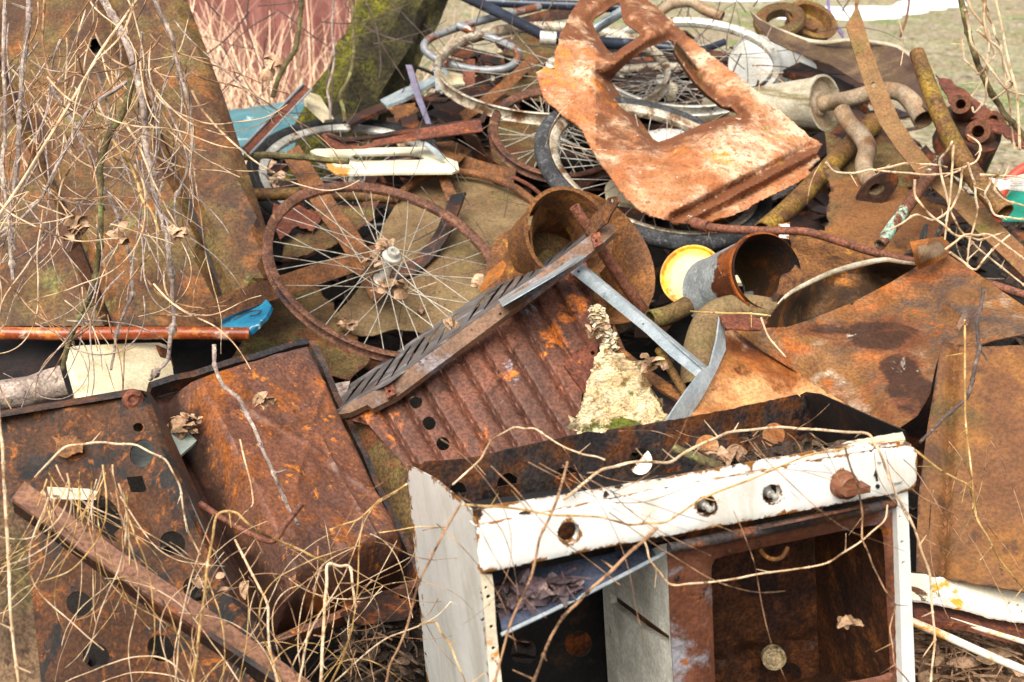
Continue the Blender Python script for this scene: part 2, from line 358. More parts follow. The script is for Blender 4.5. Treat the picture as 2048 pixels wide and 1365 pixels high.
M_blue = mat('blue_print', (24, 112, 150), (44, 134, 166), 14, [((208, 232, 236), 18, .62, .04), ((26, 60, 84), 26, .68, .02)], rough=.5, bump=.05, fine=.1)
M_turq = mat('turquoise_paint', (66, 112, 120), (86, 128, 134), 6, [((150, 110, 80), 7, .6, .05), ((210, 220, 214), 14, .62, .05)], rough=.6, bump=.05, fine=.1)
M_yellow = mat('yellow_lid', (226, 212, 150), (214, 200, 138), 6, [((222, 170, 28), 9, .84, .1, None, .5), ((196, 120, 24), 20, .98, .06, None, .5)], rough=.5, bump=.1, fine=.12)
M_insul = mat('mossy_board', (212, 192, 152), (192, 164, 120), 25, [((142, 106, 60), 30, .58, .05), ((104, 108, 30), 22, .72, .05, None, .3), ((92, 80, 56), 70, .64, .04)], rough=.95, bump=1, bs=90, bd=.006, fine=.35)
M_bike = mat('bike_black_paint', (44, 50, 62), (34, 38, 48), 10, [((120, 84, 64), 50, .68, .04), ((92, 104, 124), 20, .64, .06)], rough=.22, bump=.08, fine=.1)
M_knob = mat('brown_bakelite', (140, 86, 66), (124, 74, 56), 14, [((170, 124, 100), 30, .64, .06)], rough=.5, bump=.1, fine=.15)
M_tray = mat('drip_tray_blue_enamel', (88, 94, 112), (64, 68, 84), 9, [((138, 94, 66), 10, .66, .04), ((40, 38, 44), 18, .62, .05)], rough=.25, bump=.25, bs=40, fine=.15)
M_divider = mat('grey_white_board', (216, 212, 198), (192, 188, 174), 14, [((116, 104, 80), 9, .64, .05), ((74, 62, 50), 60, .68, .03)], rough=.8, bump=.3, fine=.15)
M_frameov = mat('oven_frame_rust', (142, 88, 74), (122, 72, 58), 10, [((138, 136, 140), 9, .62, .05, None, .1), ((176, 100, 52), 40, .62, .04), ((80, 50, 42), 50, .64, .04)], rough=.5, bump=.25, fine=.2)
M_oven = mat('oven_inside', (116, 68, 46), (86, 52, 38), 10, [((156, 92, 50), 26, .58, .08), ((48, 32, 28), 12, .6, .07), ((150, 120, 84), 70, .7, .03)], rough=.7)
M_vine = mat('vine_straw', (206, 182, 150), (198, 162, 124), 20, [((150, 108, 76), 30, .57, .06)], rough=.7, bump=.2, bs=300, fine=.15)
M_vine2 = mat('vine_tan', (170, 130, 94, 0), (140, 104, 74, 0), 20, [((96, 66, 46), 30, .54, .06)], rough=.75, bump=.35, bs=300, fine=.15)
M_vine3 = mat('vine_golden', (196, 158, 100), (176, 134, 80), 20, [((222, 196, 150), 30, .6, .06), ((120, 84, 50), 40, .58, .05)], rough=.65, bump=.2, bs=300, fine=.15)
M_twig = mat('twig_grey', (168, 150, 138), (136, 118, 108), 14, [((186, 170, 152), 30, .58, .06), ((90, 70, 62), 60, .6, .05), ((172, 166, 64), 9, .7, .03)], rough=.85, bump=.6, bs=200, fine=.25)
M_twigol = mat('twig_lichen', (120, 106, 76), (100, 84, 62), 14, [((150, 150, 104), 30, .58, .06), ((76, 62, 46), 40, .62, .05), ((196, 190, 60), 9, .7, .03)], rough=.9, bump=.6, bs=200, fine=.25)
M_twigdark = mat('twig_dark', (74, 62, 58), (92, 76, 68), 20, [((120, 104, 92), 40, .62, .05)], rough=.9, bump=.4, fine=.2)
M_bark = mat('mossy_bark', (76, 70, 32, 0), (48, 42, 22, 0), 9, [((96, 92, 30), 9, .6, .06), ((112, 106, 30), 7, .8, .12, None, .42), ((160, 148, 36), 16, 1.06, .1, None, .45), ((48, 42, 26), 18, .58, .07)], rough=1, bump=1, bs=60, bd=.012, fine=.45, speck=110)
M_leafA = mat('dead_leaf', (194, 156, 124), (160, 122, 100), 30, [((96, 68, 50), 50, .6, .06)], rough=.8, bump=.3, fine=.2)
M_litter = mat('leaf_litter', (84, 66, 50), (58, 44, 34), 14, [((130, 104, 78), 20, .62, .06), ((30, 24, 20), 12, .58, .06)], rough=.95, bump=.5, fine=.35)
M_drum = mat('drum_brown', (150, 122, 96), (132, 102, 78), 6, [((134, 116, 76), 5, .6, .08), ((118, 74, 48), 18, .64, .05), ((84, 66, 46), 50, .64, .05)], rough=.85, bump=.25, fine=.22)
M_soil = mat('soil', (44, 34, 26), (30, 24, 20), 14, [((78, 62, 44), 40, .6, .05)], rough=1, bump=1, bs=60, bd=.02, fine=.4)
M_grass = mat('meadow', (164, 156, 124, 0), (158, 142, 118, 0), 1.6, [((188, 168, 148), 3, .54, .06), ((128, 138, 84, 0), 2.2, .56, .07), ((206, 196, 178), 11, .62, .05), ((96, 74, 60), 7, .62, .05)], rough=1, bump=.8, bs=20, bd=.05, fine=.3, speck=30)
M_snow = mat('snow', (238, 240, 244), (226, 230, 238), 3, [], rough=.6, bump=.2, bs=20, fine=.03)
M_wallred = mat('faded_red_wall', (132, 84, 76, 0), (120, 72, 66, 0), 3, [((148, 102, 92, 0), 4, .6, .1)], rough=.7, bump=.1, fine=.1)
M_reed = mat('dry_reed', (240, 208, 176), (222, 182, 150), 12, [((240, 212, 176), 20, .6, .06)], rough=.8, bump=0, fine=.1)
M_orangering = mat('red_hose', (206, 78, 56), (190, 66, 48), 10, [], rough=.5, bump=.05, fine=.08)
M_green = mat('green_plastic', (30, 136, 112), (40, 150, 124), 10, [], rough=.45, bump=.05, fine=.08)
M_wire = mat('pale_wire', (190, 184, 174), (150, 142, 132), 40, [], rough=.5, metal=.2, bump=0, fine=.15)
M_mark = mat('black_marking', (30, 30, 34), (40, 40, 44), 40, [], rough=.5, bump=0, fine=.1)
M_mauve = mat('weathered_channel', (110, 104, 124), (94, 90, 108), 20, [((140, 104, 82), 30, .64, .05)], rough=.6, bump=.1, fine=.15)
M_lichen = mat('yellow_lichen', (206, 200, 60), (180, 172, 50), 60, [], rough=1, bump=1, bs=200, fine=.3)
# ================================================================== SETTING: ground, meadow, snow
def gh(x, y):
    """ground height: a meadow with the mound the scrap lies on"""
    ys = [0, 1.2, 1.7, 2.1, 2.7, 3.1, 3.65, 4.3, 4.9, 5.6, 6.6]; zs = [0, .02, .08, .20, .36, .48, .58, .60, .52, .22, 0]
    z = float(np.interp(y, ys, zs))
    side = 1 - .62 * min(1, max(0, (x - 1.05) / .9)) if x > 0 else 1 - .5 * min(1, max(0, (-x - 1.3) / 1.2))
    if x < -.35 and y > 4.0: side *= .75
    z *= side
    z += .27 * max(0, 1 - ((x - .35) / .95) ** 2) ** .6 * max(0, 1 - ((y - 4.62) / .75) ** 2) if abs(x - .35) < .95 and abs(y - 4.62) < .75 else 0
    if y < 7: z += .035 * noise.noise(Vector((x * 3, y * 3, 0))) + .015 * noise.noise(Vector((x * 11, y * 11, 3)))
    return z + .05 * noise.noise(Vector((x * .5, y * .5, 9)))
def build_ground():
    xs = sorted(set(list(np.arange(-3, 3.5, .05)) + list(np.arange(-8, 8, .5)) + [-90, -60, -40, -25, -15, -10, 10, 15, 25, 40, 60, 90]))
    ys = sorted(set(list(np.arange(.5, 6.6, .05)) + list(np.arange(6.6, 16, .4)) + [-4, -2, -1, 18, 22, 28, 36, 50, 75, 120]))
    xs = [x for i, x in enumerate(xs) if i == 0 or x - xs[i - 1] > 1e-3]; g = Geo(); n = len(xs)
    mounds = []; V = [Vector((x, y, gh(x, y))) for y in ys for x in xs]
    F1 = []
    for j in range(len(ys) - 1):
        for i in range(n - 1): F1.append((j * n + i, j * n + i + 1, (j + 1) * n + i + 1, (j + 1) * n + i))
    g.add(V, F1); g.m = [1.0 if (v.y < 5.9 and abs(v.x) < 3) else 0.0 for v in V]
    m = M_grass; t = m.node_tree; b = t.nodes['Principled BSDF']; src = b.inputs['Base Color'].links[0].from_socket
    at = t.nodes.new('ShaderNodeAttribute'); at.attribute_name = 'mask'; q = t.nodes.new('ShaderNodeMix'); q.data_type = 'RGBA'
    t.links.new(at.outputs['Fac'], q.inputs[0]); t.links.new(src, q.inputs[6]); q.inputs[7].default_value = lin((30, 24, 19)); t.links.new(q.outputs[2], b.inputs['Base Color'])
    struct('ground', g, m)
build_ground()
g = Geo()
for (u, v, ru, rv) in [(1700, 26, 95, 9), (1600, 30, 60, 7), (1840, 12, 55, 6), (1905, 9, 35, 5), (1480, -2, 90, 6), (1740, 20, 120, 5), (1640, -8, 100, 5), (1990, -12, 60, 5), (1330, -6, 60, 6)]:
    # lay the thawing snow on the meadow where the view meets it
    sl_ = -(ray(u, v).z) ; d = 1.6 / sl_; c = P(u, v, d); rx = ru * d / FPX; ry = rv * d / FPX / (sl_) * .9; poly = []
    for i in range(26):
        t = 2 * math.pi * i / 26; k = 1 + .35 * noise.noise(Vector((math.cos(t) * 2 + u, math.sin(t) * 2, 1))); poly.append(Vector((c.x + rx * k * math.cos(t), c.y + ry * k * math.sin(t), 0)))
    b0 = [Vector((p.x, p.y, gh(p.x, p.y) + .004)) for p in poly]; ins = [Vector((c.x + (p.x - c.x) * .8, c.y + (p.y - c.y) * .8, gh(p.x, p.y) + .045)) for p in poly]
    n = 26; g.add(b0 + ins, [(i, (i + 1) % n, n + (i + 1) % n, n + i) for i in range(n)] + [tuple(range(n, 2 * n))])
struct('snow', g, M_snow)
# ================================================================== BACKGROUND
wl = Geo()
V = []; x0, x1 = -3.4, -.62
k = 40
for i in range(k + 1):
    x = x0 + (x1 - x0) * i / k; y = 7.6 + (.03 if i % 2 else 0)
    V += [Vector((x, y, -.1)), Vector((x, y, 2.2))]
F = [(2 * i, 2 * i + 2, 2 * i + 3, 2 * i + 1) for i in range(k)]
nb = len(V); V += [v + Vector((0, .04, 0)) for v in V]; F += [(nb + a, nb + d, nb + c, nb + b) for a, b, c, d in F] + [(0, 1, nb + 1, nb), (2 * k, nb + 2 * k, nb + 2 * k + 1, 2 * k + 1)] + [(2 * i + 1, 2 * i + 3, nb + 2 * i + 3, nb + 2 * i + 1) for i in range(k)]
solo('metal_wall', 'faded pink red metal wall behind the dry reeds, left of the mossy tree', 'wall', wl.add(V, F), M_wallred)
# dry reeds
def blades(n, place, mat_, name, label, cat, h=(.3, .8), w_=.004, lean=.35, kind='stuff'):
    g = Geo()
    for i in range(n):
        x, y, z = place(); a = U(0, 6.28); L = U(*h); b = Vector((U(-lean, lean), U(-lean, lean), 1)).normalized(); s = Vector((math.cos(a), math.sin(a), 0)) * w_ * U(.5, 1.2)
        p = Vector((x, y, z - .02)); bend = Vector((U(-.5, .5), U(-.5, .5), -.1)); V = []
        for j in range(5):
            t = j / 4; q = p + b * L * t + bend * L * t * t * .6; ww = s * (1 - t * .8); V += [q - ww, q + ww]
        g.add(V, [(2 * j, 2 * j + 1, 2 * j + 3, 2 * j + 2) for j in range(4)])
    return solo(name, label, cat, g, mat_, None, kind)
def pr():
    x = U(-2.6, -.45); y = U(5.3, 7.3); return x, y, gh(x, y)
blades(1000, pr, M_reed, 'dry_reeds', 'pale dry reeds standing in front of the faded red wall', 'reeds', (.45, 1.1), .006, .75)
def pg():
    x = U(-.6, .6); y = U(5.2, 8); return x, y, gh(x, y)
blades(260, pg, M_reed, 'dry_grass', 'pale dry grass between the mossy tree and the bicycle frame', 'grass', (.15, .45), .006, .5)
def pm():
    y = 5.4 + 16 * rnd() ** 1.6; x = U(.3, .55 + y * .55); return x, y, gh(x, y)
blades(3800, pm, mat('meadow_blade', (150, 140, 76), (176, 152, 104), 2, [((104, 128, 52), 3, .52, .06)], bump=0, fine=.1), 'meadow_grass', 'short patchy green and straw meadow grass behind the heap', 'grass', (.03, .10), .006, .8)
solo('turquoise_sheet', 'turquoise painted metal sheet lying behind the left rusty panel', 'metal sheet', sheet([(455, 222), (560, 205), (640, 196), (660, 230), (640, 300), (480, 320), (450, 260)], [(455, 222, 4.9), (660, 205, 5.0), (500, 310, 4.55)], thick=.004, dent=.04, jag=3), M_turq)
# mossy tree: trunk going into the ground, and on up out of the picture
tr = Thing('mossy_tree', 'leaning thick tree trunk covered in yellow green moss', 'tree')
tp = [P(668, 420, 4.35), P(690, 250, 4.4), P(735, 160, 4.45), P(790, 60, 4.55), P(840, -60, 4.7), P(900, -260, 4.9), P(950, -480, 5.1)]
tr.add('trunk', tube(tp, [.155, .13, .125, .12, .12, .11, .09], n=36, k=10, rough=.35), M_bark)
for a, b, c in [((845, -80, 4.7), (700, -300, 4.6), (560, -420, 4.4)), ((905, -270, 4.9), (1080, -420, 5.0), (1250, -480, 5.3)), ((950, -470, 5.1), (930, -650, 5.2), (990, -800, 5.3))]:
    tr.add('limb', tube([P(*a), P(*b), P(*c)], [.05, .035, .015], n=10, rough=.3), M_bark)
cr = Geo()
for i in range(260):
    a = random.choice([P(560, -420, 4.4), P(1250, -480, 5.3), P(990, -800, 5.3), P(930, -600, 5.2)]); q = a + Vector((U(-.5, .5), U(-.5, .5), U(-.1, .6))); e = a + (q - a) * U(1.2, 1.7)
    cr.merge(tube([a, a.lerp(q, .5) + Vector((U(-.05, .05), 0, U(0, .1))), e], [.006, .003, .001], n=4, k=2))
tr.add('crown', cr, M_twigdark)
# trunk moss side mask
g0 = tr.p[0][1]; g0.m = [max(0, min(1, .5 - (v.x - float(np.interp(v.z, [q.z for q in tp], [q.x for q in tp]))) / .2)) ** 2.6 for v in g0.v]
tr.done()

# ================================================================== LEFT: tall rusty panel
T = Thing('rusty_metal_wall_panel', 'tall leaning brown rusty sheet metal panel behind the hanging twigs at the left', 'metal panel')
LP = [(0, 0, 3.35), (365, -40, 3.35), (450, 655, 2.82)]
S = tps(LP)
segs = [[(-80, -260), (56, -260), (-29, -60), (-9, 110), (61, 260), (141, 440), (228, 662), (-80, 662)],
        [(-25, -60), (60, -260), (190, -260), (201, -20), (296, 210), (388, 430), (458, 640), (430, 662), (232, 662), (145, 440), (65, 260), (-5, 110)],
        [(205, -20), (190, -260), (300, -260), (352, -60), (450, 200), (545, 495), (540, 560), (462, 640), (392, 430), (300, 210)]]
for i, q in enumerate(segs):
    off = [.0, -.012, -.024][i]; f = (lambda o: (lambda Z: S(Z) + o))(off)
    hol = [circ(190, 92, 13, 15)] if i == 1 else []
    T.add('sheet', sheet(q, f, hol, thick=.002, dent=.03, ds=.004, step=24, roll=(9, .03, 'o')), M_panel)
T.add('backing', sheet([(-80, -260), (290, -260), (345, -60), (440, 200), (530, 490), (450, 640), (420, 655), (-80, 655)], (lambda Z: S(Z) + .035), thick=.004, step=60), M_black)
T.done()
solo('orange_painted_pipe', 'shiny orange and rust painted pipe lying level below the tall rusty panel', 'pipe', ptube([(-60, 665, 2.62), (100, 668, 2.62), (300, 666, 2.64), (498, 668, 2.66)], 13, n=18, wall=.003), M_paintpipe)
g = sheet(smoothpoly([(130, 712), (140, 694), (200, 690), (318, 686), (334, 700), (345, 735), (342, 762), (300, 790), (240, 815), (165, 815), (142, 770)], 2), [(130, 700, 2.58), (330, 690, 2.66), (200, 815, 2.5)], thick=.12, dent=.01, roll=(14, .015, 'o'))
T = Thing('cream_plastic_canister', 'cream plastic canister with rust spots lying under the orange pipe', 'canister')
T.add('body', g, M_cream); T.add('corner_plate', sheet([(312, 690), (338, 700), (347, 735), (342, 760), (322, 766), (326, 730)], [(312, 690, 2.655), (347, 735, 2.645), (322, 766, 2.60)], thick=.002, jag=2), M_rust); T.done()
T = Thing('blue_printed_carton', 'crushed bright blue printed carton wedged beside the orange pipe end', 'carton')
T.add('face', sheet([(438, 662), (446, 634), (500, 612), (532, 598), (543, 612), (532, 634), (512, 655), (500, 663)], [(440, 650, 2.78), (540, 600, 2.84), (500, 660, 2.70)], thick=.008, dent=.02, step=8, ds=.03), M_blue)
T.add('dark_print', ptube([(468, 640, 2.745), (490, 628, 2.752), (506, 622, 2.76), (522, 622, 2.76), (514, 630, 2.75), (500, 632, 2.75)], 1.4, n=5), M_mark)
T.done()
# flat bars under the front wheel
def flatbar(name, label, pts, wpx, thick, m, hint=None, cat='metal bar', group=None):
    """pts (u,v,d); a flat bar whose broad side faces up and to the front"""
    W = [P(*p) for p in pts]; W = crom(W, 5); d = pts[0][2]; hw = wpx * d / FPX / 2; h = hint or (CAM - W[len(W) // 2]).normalized()
    return solo(name, label, cat, sweep(W, [(-hw, 0), (hw, 0), (hw, -thick), (-hw, -thick)], h), m, group)
flatbar('flat_iron_bar', 'long rusty flat bar running up right from the orange pipe under the bicycle wheel', [(345, 655, 2.74), (450, 612, 2.78), (600, 560, 2.9), (780, 500, 3.02)], 44, .006, M_rustflat)
flatbar('flat_iron_bar', 'rusty flat bar crossing beneath the spokes of the front bicycle wheel', [(580, 300, 3.4), (650, 410, 3.22), (700, 480, 3.12), (765, 592, 2.98)], 40, .006, M_rustflat)
solo('horizontal_rust_tube', 'dark mossy tube level behind the top of the front bicycle wheel', 'pipe', ptube([(505, 390, 3.32), (640, 388, 3.34), (800, 396, 3.36)], 13, n=14, wall=.003), M_pipeol)
solo('jagged_olive_sheet', 'jagged dark olive sheet under the lower left of the front bicycle wheel', 'metal sheet', sheet([(455, 735), (480, 690), (505, 655), (545, 600), (575, 560), (640, 575), (700, 660), (740, 720), (700, 760), (560, 740)], [(455, 720, 2.85), (600, 570, 3.12), (740, 720, 2.9)], jag=6, dent=.05, step=14), M_olive)
# ================================================================== bicycle wheels
def rimprof(R, w_, t=.014):
    return [(R, w_), (R - .003, w_ * .8), (R - t * .7, w_ * .7), (R - t, 0), (R - t * .7, -w_ * .7), (R - .003, -w_ * .8), (R, -w_), (R - .003, -w_ * 1.15), (R - t, -w_ * .95), (R - t * 1.5, -w_ * .5), (R - t * 1.6, 0), (R - t * 1.5, w_ * .5), (R - t, w_ * .95), (R - .003, w_ * 1.15)]
def bikewheel(name, label, u, v, a, b, d, phi, m_rim, m_sp=M_spoke, spokes=36, rw=.012, tyre=None, tr_=.019, hub=True, rt=.014, miss=0, hubm=None, flip=1, hubL=.05, sr=.0011, wob=.004):
    fr = frame_of(u, v, a, b, d, phi, flip); c, e1, e2, n, R = fr
    if n.dot(CAM - c) < 0: n = -n
    Rr = R - (tr_ * 1.3 if tyre else 0); fr = (c, e1, e2, n, R)
    T = Thing(name, label, 'bicycle wheel', 'old bicycle wheels in the scrap heap')
    T.add('rim', ring(fr, rimprof(Rr, rw, rt), 110, wob), m_rim)
    if tyre:
        pr_ = [(Rr + tr_ * .75 + tr_ * math.cos(t), tr_ * .95 * math.sin(t)) for t in [2 * math.pi * i / 14 for i in range(14)]]
        T.add('tyre', ring(fr, pr_, 110, wob), tyre)
    if hub:
        hm = hubm or M_chrome; L = hubL
        h = T.add('hub', lathe(c - n * L, n, [(0, 0), (0, .006), (.004, .007), (.012, .009), (.014, .019), (.017, .020), (.02, .012), (L, .010), (2 * L - .02, .012), (2 * L - .017, .020), (2 * L - .014, .019), (2 * L - .012, .012), (2 * L - .003, .013), (2 * L, .012), (2 * L, .0065), (2 * L - .008, .006), (2 * L - .008, 0)], 28, e1), hm)
    rs = random.Random(hash(label) % 1000 if False else len(label))
    for i in range(spokes):
        if rs.random() < miss: continue
        s = 1 if i % 2 else -1; t = 2 * math.pi * (i + .25) / spokes; tw = R_(72) * (1 if (i // 2) % 2 else -1)
        q = lambda ang, rr, hh: c + (e1 * math.cos(ang) + e2 * math.sin(ang)) * rr + n * hh
        p0 = q(t + tw, .024, s * (hubL - .016)) ; p1 = q(t, Rr - rt * 1.3, wob * math.sin(2 * t + 1) * R); mid = p0.lerp(p1, .5) + Vector((rs.uniform(-1, 1), rs.uniform(-1, 1), rs.uniform(-1, 1))) * .0022
        T.add('spoke', tube([p0, mid, p1], sr, n=5, k=3), m_sp)
    T.done(); return fr
W1 = bikewheel('bicycle_wheel', 'rust brown bicycle wheel without a tyre, tilted in front with dead leaves at its hub', 774, 537, 251, 162, 2.9, 20.9, M_rimrust, rw=.009, rt=.0125, sr=.00095)
bikewheel('bicycle_wheel', 'pale chromed wheel rim lying flat between the mossy tree and the rusty car panel', 1105, 140, 235, 91, 3.85, 2, M_chrome2, rw=.015, rt=.011, spokes=36, miss=.5, hubL=.03)
bikewheel('bicycle_wheel', 'whitish steel wheel rim behind the right arm of the rusty car panel', 1372, 128, 187, 88, 3.93, 4, M_chrome, rw=.013, rt=.012, spokes=36, miss=.7, hub=False)
bikewheel('bicycle_wheel', 'small rusty wheel with thin tyre seen through the opening of the car panel', 1322, 172, 160, 44, 4.05, 0, M_chrome2, m_sp=M_wire, rw=.010, tyre=M_tyredark, tr_=.012, hubL=.03)
bikewheel('bicycle_wheel', 'wheel with a worn grey rubber tyre lying under the rusty car panel', 1308, 340, 240, 126, 3.22, 20, M_chrome2, m_sp=M_wire, rw=.013, tyre=M_tyre, tr_=.0185, hubL=.03)
bikewheel('bicycle_wheel', 'wheel with black tyre and cream rim behind the white slotted frame', 712, 352, 212, 112, 3.75, 3, M_chrome, m_sp=M_wire, rw=.010, tyre=M_tyredark, tr_=.02, hubL=.03, miss=.3)
bikewheel('bicycle_wheel', 'narrow red brown rim with silver spokes left of the grey tyre', 1115, 268, 137, 88, 3.6, 8, M_rimrust, rw=.011, hubL=.03, sr=.0013)
# dead leaves caught at the front hub
def leaf(c, size, g, curl=.4):
    a = Vector((U(-1, 1), U(-1, 1), U(-.6, .6))).normalized(); b = a.cross(Vector((U(-1, 1), U(-1, 1), 1))).normalized(); nn = a.cross(b); V = []
    for i in range(5):
        t = i / 4; ww = math.sin(math.pi * (.08 + .88 * t)) * .36 * size; q = c + a * (t - .5) * size + nn * curl * size * (t - .5) ** 2 * 2
        V += [q - b * ww + nn * curl * ww, q, q + b * ww * U(.7, 1.1) + nn * curl * ww]
    F = []
    for i in range(4):
        F += [(3 * i, 3 * i + 1, 3 * i + 4, 3 * i + 3), (3 * i + 1, 3 * i + 2, 3 * i + 5, 3 * i + 4)]
    g.add(V, F)
g = Geo()
for i in range(34):
    q = random.choice([(762, 500), (745, 520), (770, 560), (790, 570)]); leaf(P(q[0] + U(-22, 22), q[1] + U(-18, 18), 2.88 + U(0, .04)), U(.02, .045), g)
solo('leaf_wad', 'wad of pale dead leaves caught in the hub of the front wheel', 'leaves', g, M_leafA, None, 'stuff')
# ================================================================== drum, car wheel, centre
T = Thing('olive_drum', 'large olive rusty drum end lying behind the front bicycle wheel', 'drum')
DP = [(740, 520, 3.14), (1070, 425, 3.32), (900, 352, 3.5), (800, 660, 2.98), (930, 500, 3.12)]
T.add('drum_end', sheet([(735, 545), (752, 480), (790, 412), (835, 368), (890, 350), (960, 356), (1030, 384), (1082, 425), (1070, 480), (1030, 530), (1000, 570), (930, 640), (860, 690), (845, 668), (790, 658), (745, 672), (700, 668), (640, 700), (600, 690), (660, 640), (700, 600)], DP, thick=.002, jag=3, dent=.02, grooves=[(800, 510, 1000, 420, 24, .012)]), M_drum)
T.add('hoop', ptube([(790, 398, 3.33), (835, 360, 3.4), (890, 345, 3.47), (960, 350, 3.43), (1030, 376, 3.38), (1090, 425, 3.32)], 8, n=10), M_rustflat)
T.add('handle_bar', sweep(crom([P(770, 552, 3.08), P(830, 535, 3.09), (P(880, 480, 3.12)), P(905, 425, 3.18), P(918, 392, 3.24)], 6), [(-.018, 0), (.018, 0), (.018, .006), (-.018, .006)], Vector((-.3, -.6, .6))), M_darkrust)
T.add('strap', sheet([(872, 343), (892, 340), (912, 385), (912, 402), (893, 402)], [(872, 343, 3.40), (892, 340, 3.40), (905, 402, 3.28)], thick=.004), M_rustflat)
T.done()
T = Thing('car_wheel_rim', 'rusty orange steel car wheel rim standing behind the ribbed box', 'wheel rim')
c, e1, e2, n, R = frame_of(1190, 512, 152, 104, 2.86, 52)
if n.dot(CAM - c) < 0: n = -n
T.add('barrel', lathe(c - n * .17, n, [(0, R * .99), (.006, R * 1.02), (.012, R * .99), (.02, R * .86), (.05, R * .84), (.09, R * .80), (.12, R * .82), (.155, R * .95), (.166, R * 1.0), (.170, R * .99), (.166, R * .965), (.15, R * .91), (.12, R * .79), (.08, R * .77), (.04, R * .79), (.01, R * .84), (0, R * .99)], 60, e1), M_rustorange)
T.add('disc', lathe(c - n * .13, n, [(0, R * .80), (.0, R * .55), (.022, R * .48), (.024, R * .3), (.012, R * .22), (.012, R * .14)], 48, e1), M_olive)
T.done()
c, e1, e2, n, R = frame_of(1140, 470, 96, 72, 2.84, 130)
T = Thing('short_brown_collar', 'short rust brown flanged collar leaning on the car wheel rim', 'collar')
ax = (P(1150, 455, 2.78) - P(1075, 500, 2.93)).normalized()
T.add('shell', lathe(P(1085, 500, 2.90), ax, [(0, .078), (.03, .082), (.08, .083), (.11, .09), (.116, .098), (.120, .098), (.120, .090), (.08, .078), (.0, .073), (0, .078)], 48), M_rustorange)
T.done()
solo('iron_rod', 'brown rusty round rod leaning down right across the car wheel rim', 'rod', ptube([(1149, 414, 2.60), (1192, 483, 2.63), (1240, 556, 2.68), (1300, 640, 2.72)], [11, 11, 12, 12], n=14, wall=.003, smooth=False), M_thinpipe)
solo('bent_bracket', 'bent rusty strap bracket bolted on the upper end of the grill frame', 'bracket', sheet([(1170, 466), (1183, 434), (1205, 412), (1216, 396), (1232, 393), (1238, 404), (1222, 428), (1214, 447), (1196, 460), (1182, 474)], [(1170, 466, 2.58), (1235, 396, 2.50), (1182, 474, 2.57)], [circ(1223, 402, 4)], thick=.004, step=8, dent=.01), M_rustflat)
# ribbed box with louvred lid
M_rail = mat('rail_rust', (150, 112, 100), (128, 96, 86), 12, [((134, 132, 138), 9, .6, .06), ((170, 104, 62), 30, .62, .05), ((84, 54, 42), 40, .62, .05)], rough=.6, bump=.25, fine=.2)
T = Thing('ribbed_metal_box', 'rusty ribbed sheet metal box under a tilted louvred grill lid, middle of the heap', 'metal box')
gv = []
for k in range(12):
    u0 = 722 + 38 * k; v0 = 842 - 27.5 * k; gv.append((u0, v0, u0 + 205, v0 + 330, 5.2, .012))
gv.append((1140, 560, 1250, 760, 7, .006))
BS = tps([(790, 795, 2.36), (1180, 520, 2.62), (1150, 880, 2.36)])
T.add('ribbed_side', sheet([(690, 838), (745, 815), (790, 790), (1000, 645), (1170, 515), (1182, 560), (1186, 640), (1206, 690), (1180, 740), (1165, 786), (1150, 885), (1140, 935), (830, 960), (812, 937), (737, 850)], BS, [circ(831, 804, 13.5), circ(858, 847, 13.5), circ(886, 888, 13.5), circ(905, 712, 5, 4), circ(872, 737, 4, 3)], step=3.8, grooves=gv, dent=.008, thick=.0015), M_ribs)
T.add('olive_end', sheet([(684, 846), (737, 850), (812, 937), (828, 1010), (832, 1110), (810, 1120), (740, 985)], [(684, 846, 2.38), (812, 937, 2.26), (815, 1110, 2.22)], dent=.01), M_olive)
T.add('top_rail', sheet([(672, 830), (700, 806), (760, 776), (776, 768), (1000, 606), (1205, 452), (1228, 449), (1231, 464), (1198, 494), (1000, 640), (792, 795), (745, 818), (735, 810), (700, 826)], [(672, 828, 2.30), (1228, 452, 2.58), (790, 795, 2.32)], [circ(779, 783, 2.5), circ(1001, 628, 3), circ(1193, 476, 3.5), circ(1030, 590, 16, 2.2, 14, -36)], thick=.012, step=8, dent=.006), M_rail)
for q in [(779, 783), (1193, 482)]:
    T.add('clip', sheet([(q[0] - 12, q[1] - 14), (q[0] + 6, q[1] - 18), (q[0] + 13, q[1] + 4), (q[0] - 4, q[1] + 14)], [(672, 828, 2.285), (1228, 452, 2.565), (790, 795, 2.305)], [circ(q[0], q[1], 3)], thick=.004, step=6), M_rustred)
# louvred lid: a real sloping plate seen at a grazing angle
lo_ = [(672, 829), (700, 804), (760, 775), (776, 767), (850, 712), (900, 676), (950, 640), (1000, 604), (1050, 567), (1100, 530), (1150, 493), (1192, 461)]
hi_ = [(1166, 464), (1120, 491), (1048, 534), (1000, 565), (944, 599), (890, 636), (841, 669), (790, 706), (740, 742), (700, 768), (662, 797)]
LD = tps([(672, 829, 2.31), (1192, 461, 2.61), (1166, 464, 2.98), (662, 797, 2.64), (841, 669, 2.85), (850, 712, 2.40), (1000, 565, 2.93), (1000, 604, 2.50)])
def lerpe(L, s): 
    x = 668 + s * (1180 - 668); return float(np.interp(x, [p[0] for p in L], [p[1] for p in L])), x
slots = []
for k in range(15):
    s0 = .04 + k * .06; w_ = .0085; q = []
    if k in (7,): continue
    for (ss, t) in ((s0, .16), (s0 + w_, .16), (s0 + .075 + w_ * 1.5, .84), (s0 + .075, .86), (s0 + .035, .6)):
        ss = min(ss, .985); a_, x = lerpe(lo_, ss); b_, _ = lerpe(hi_[::-1], ss); q.append((x, a_ + (b_ - a_) * t))
    slots.append(q)
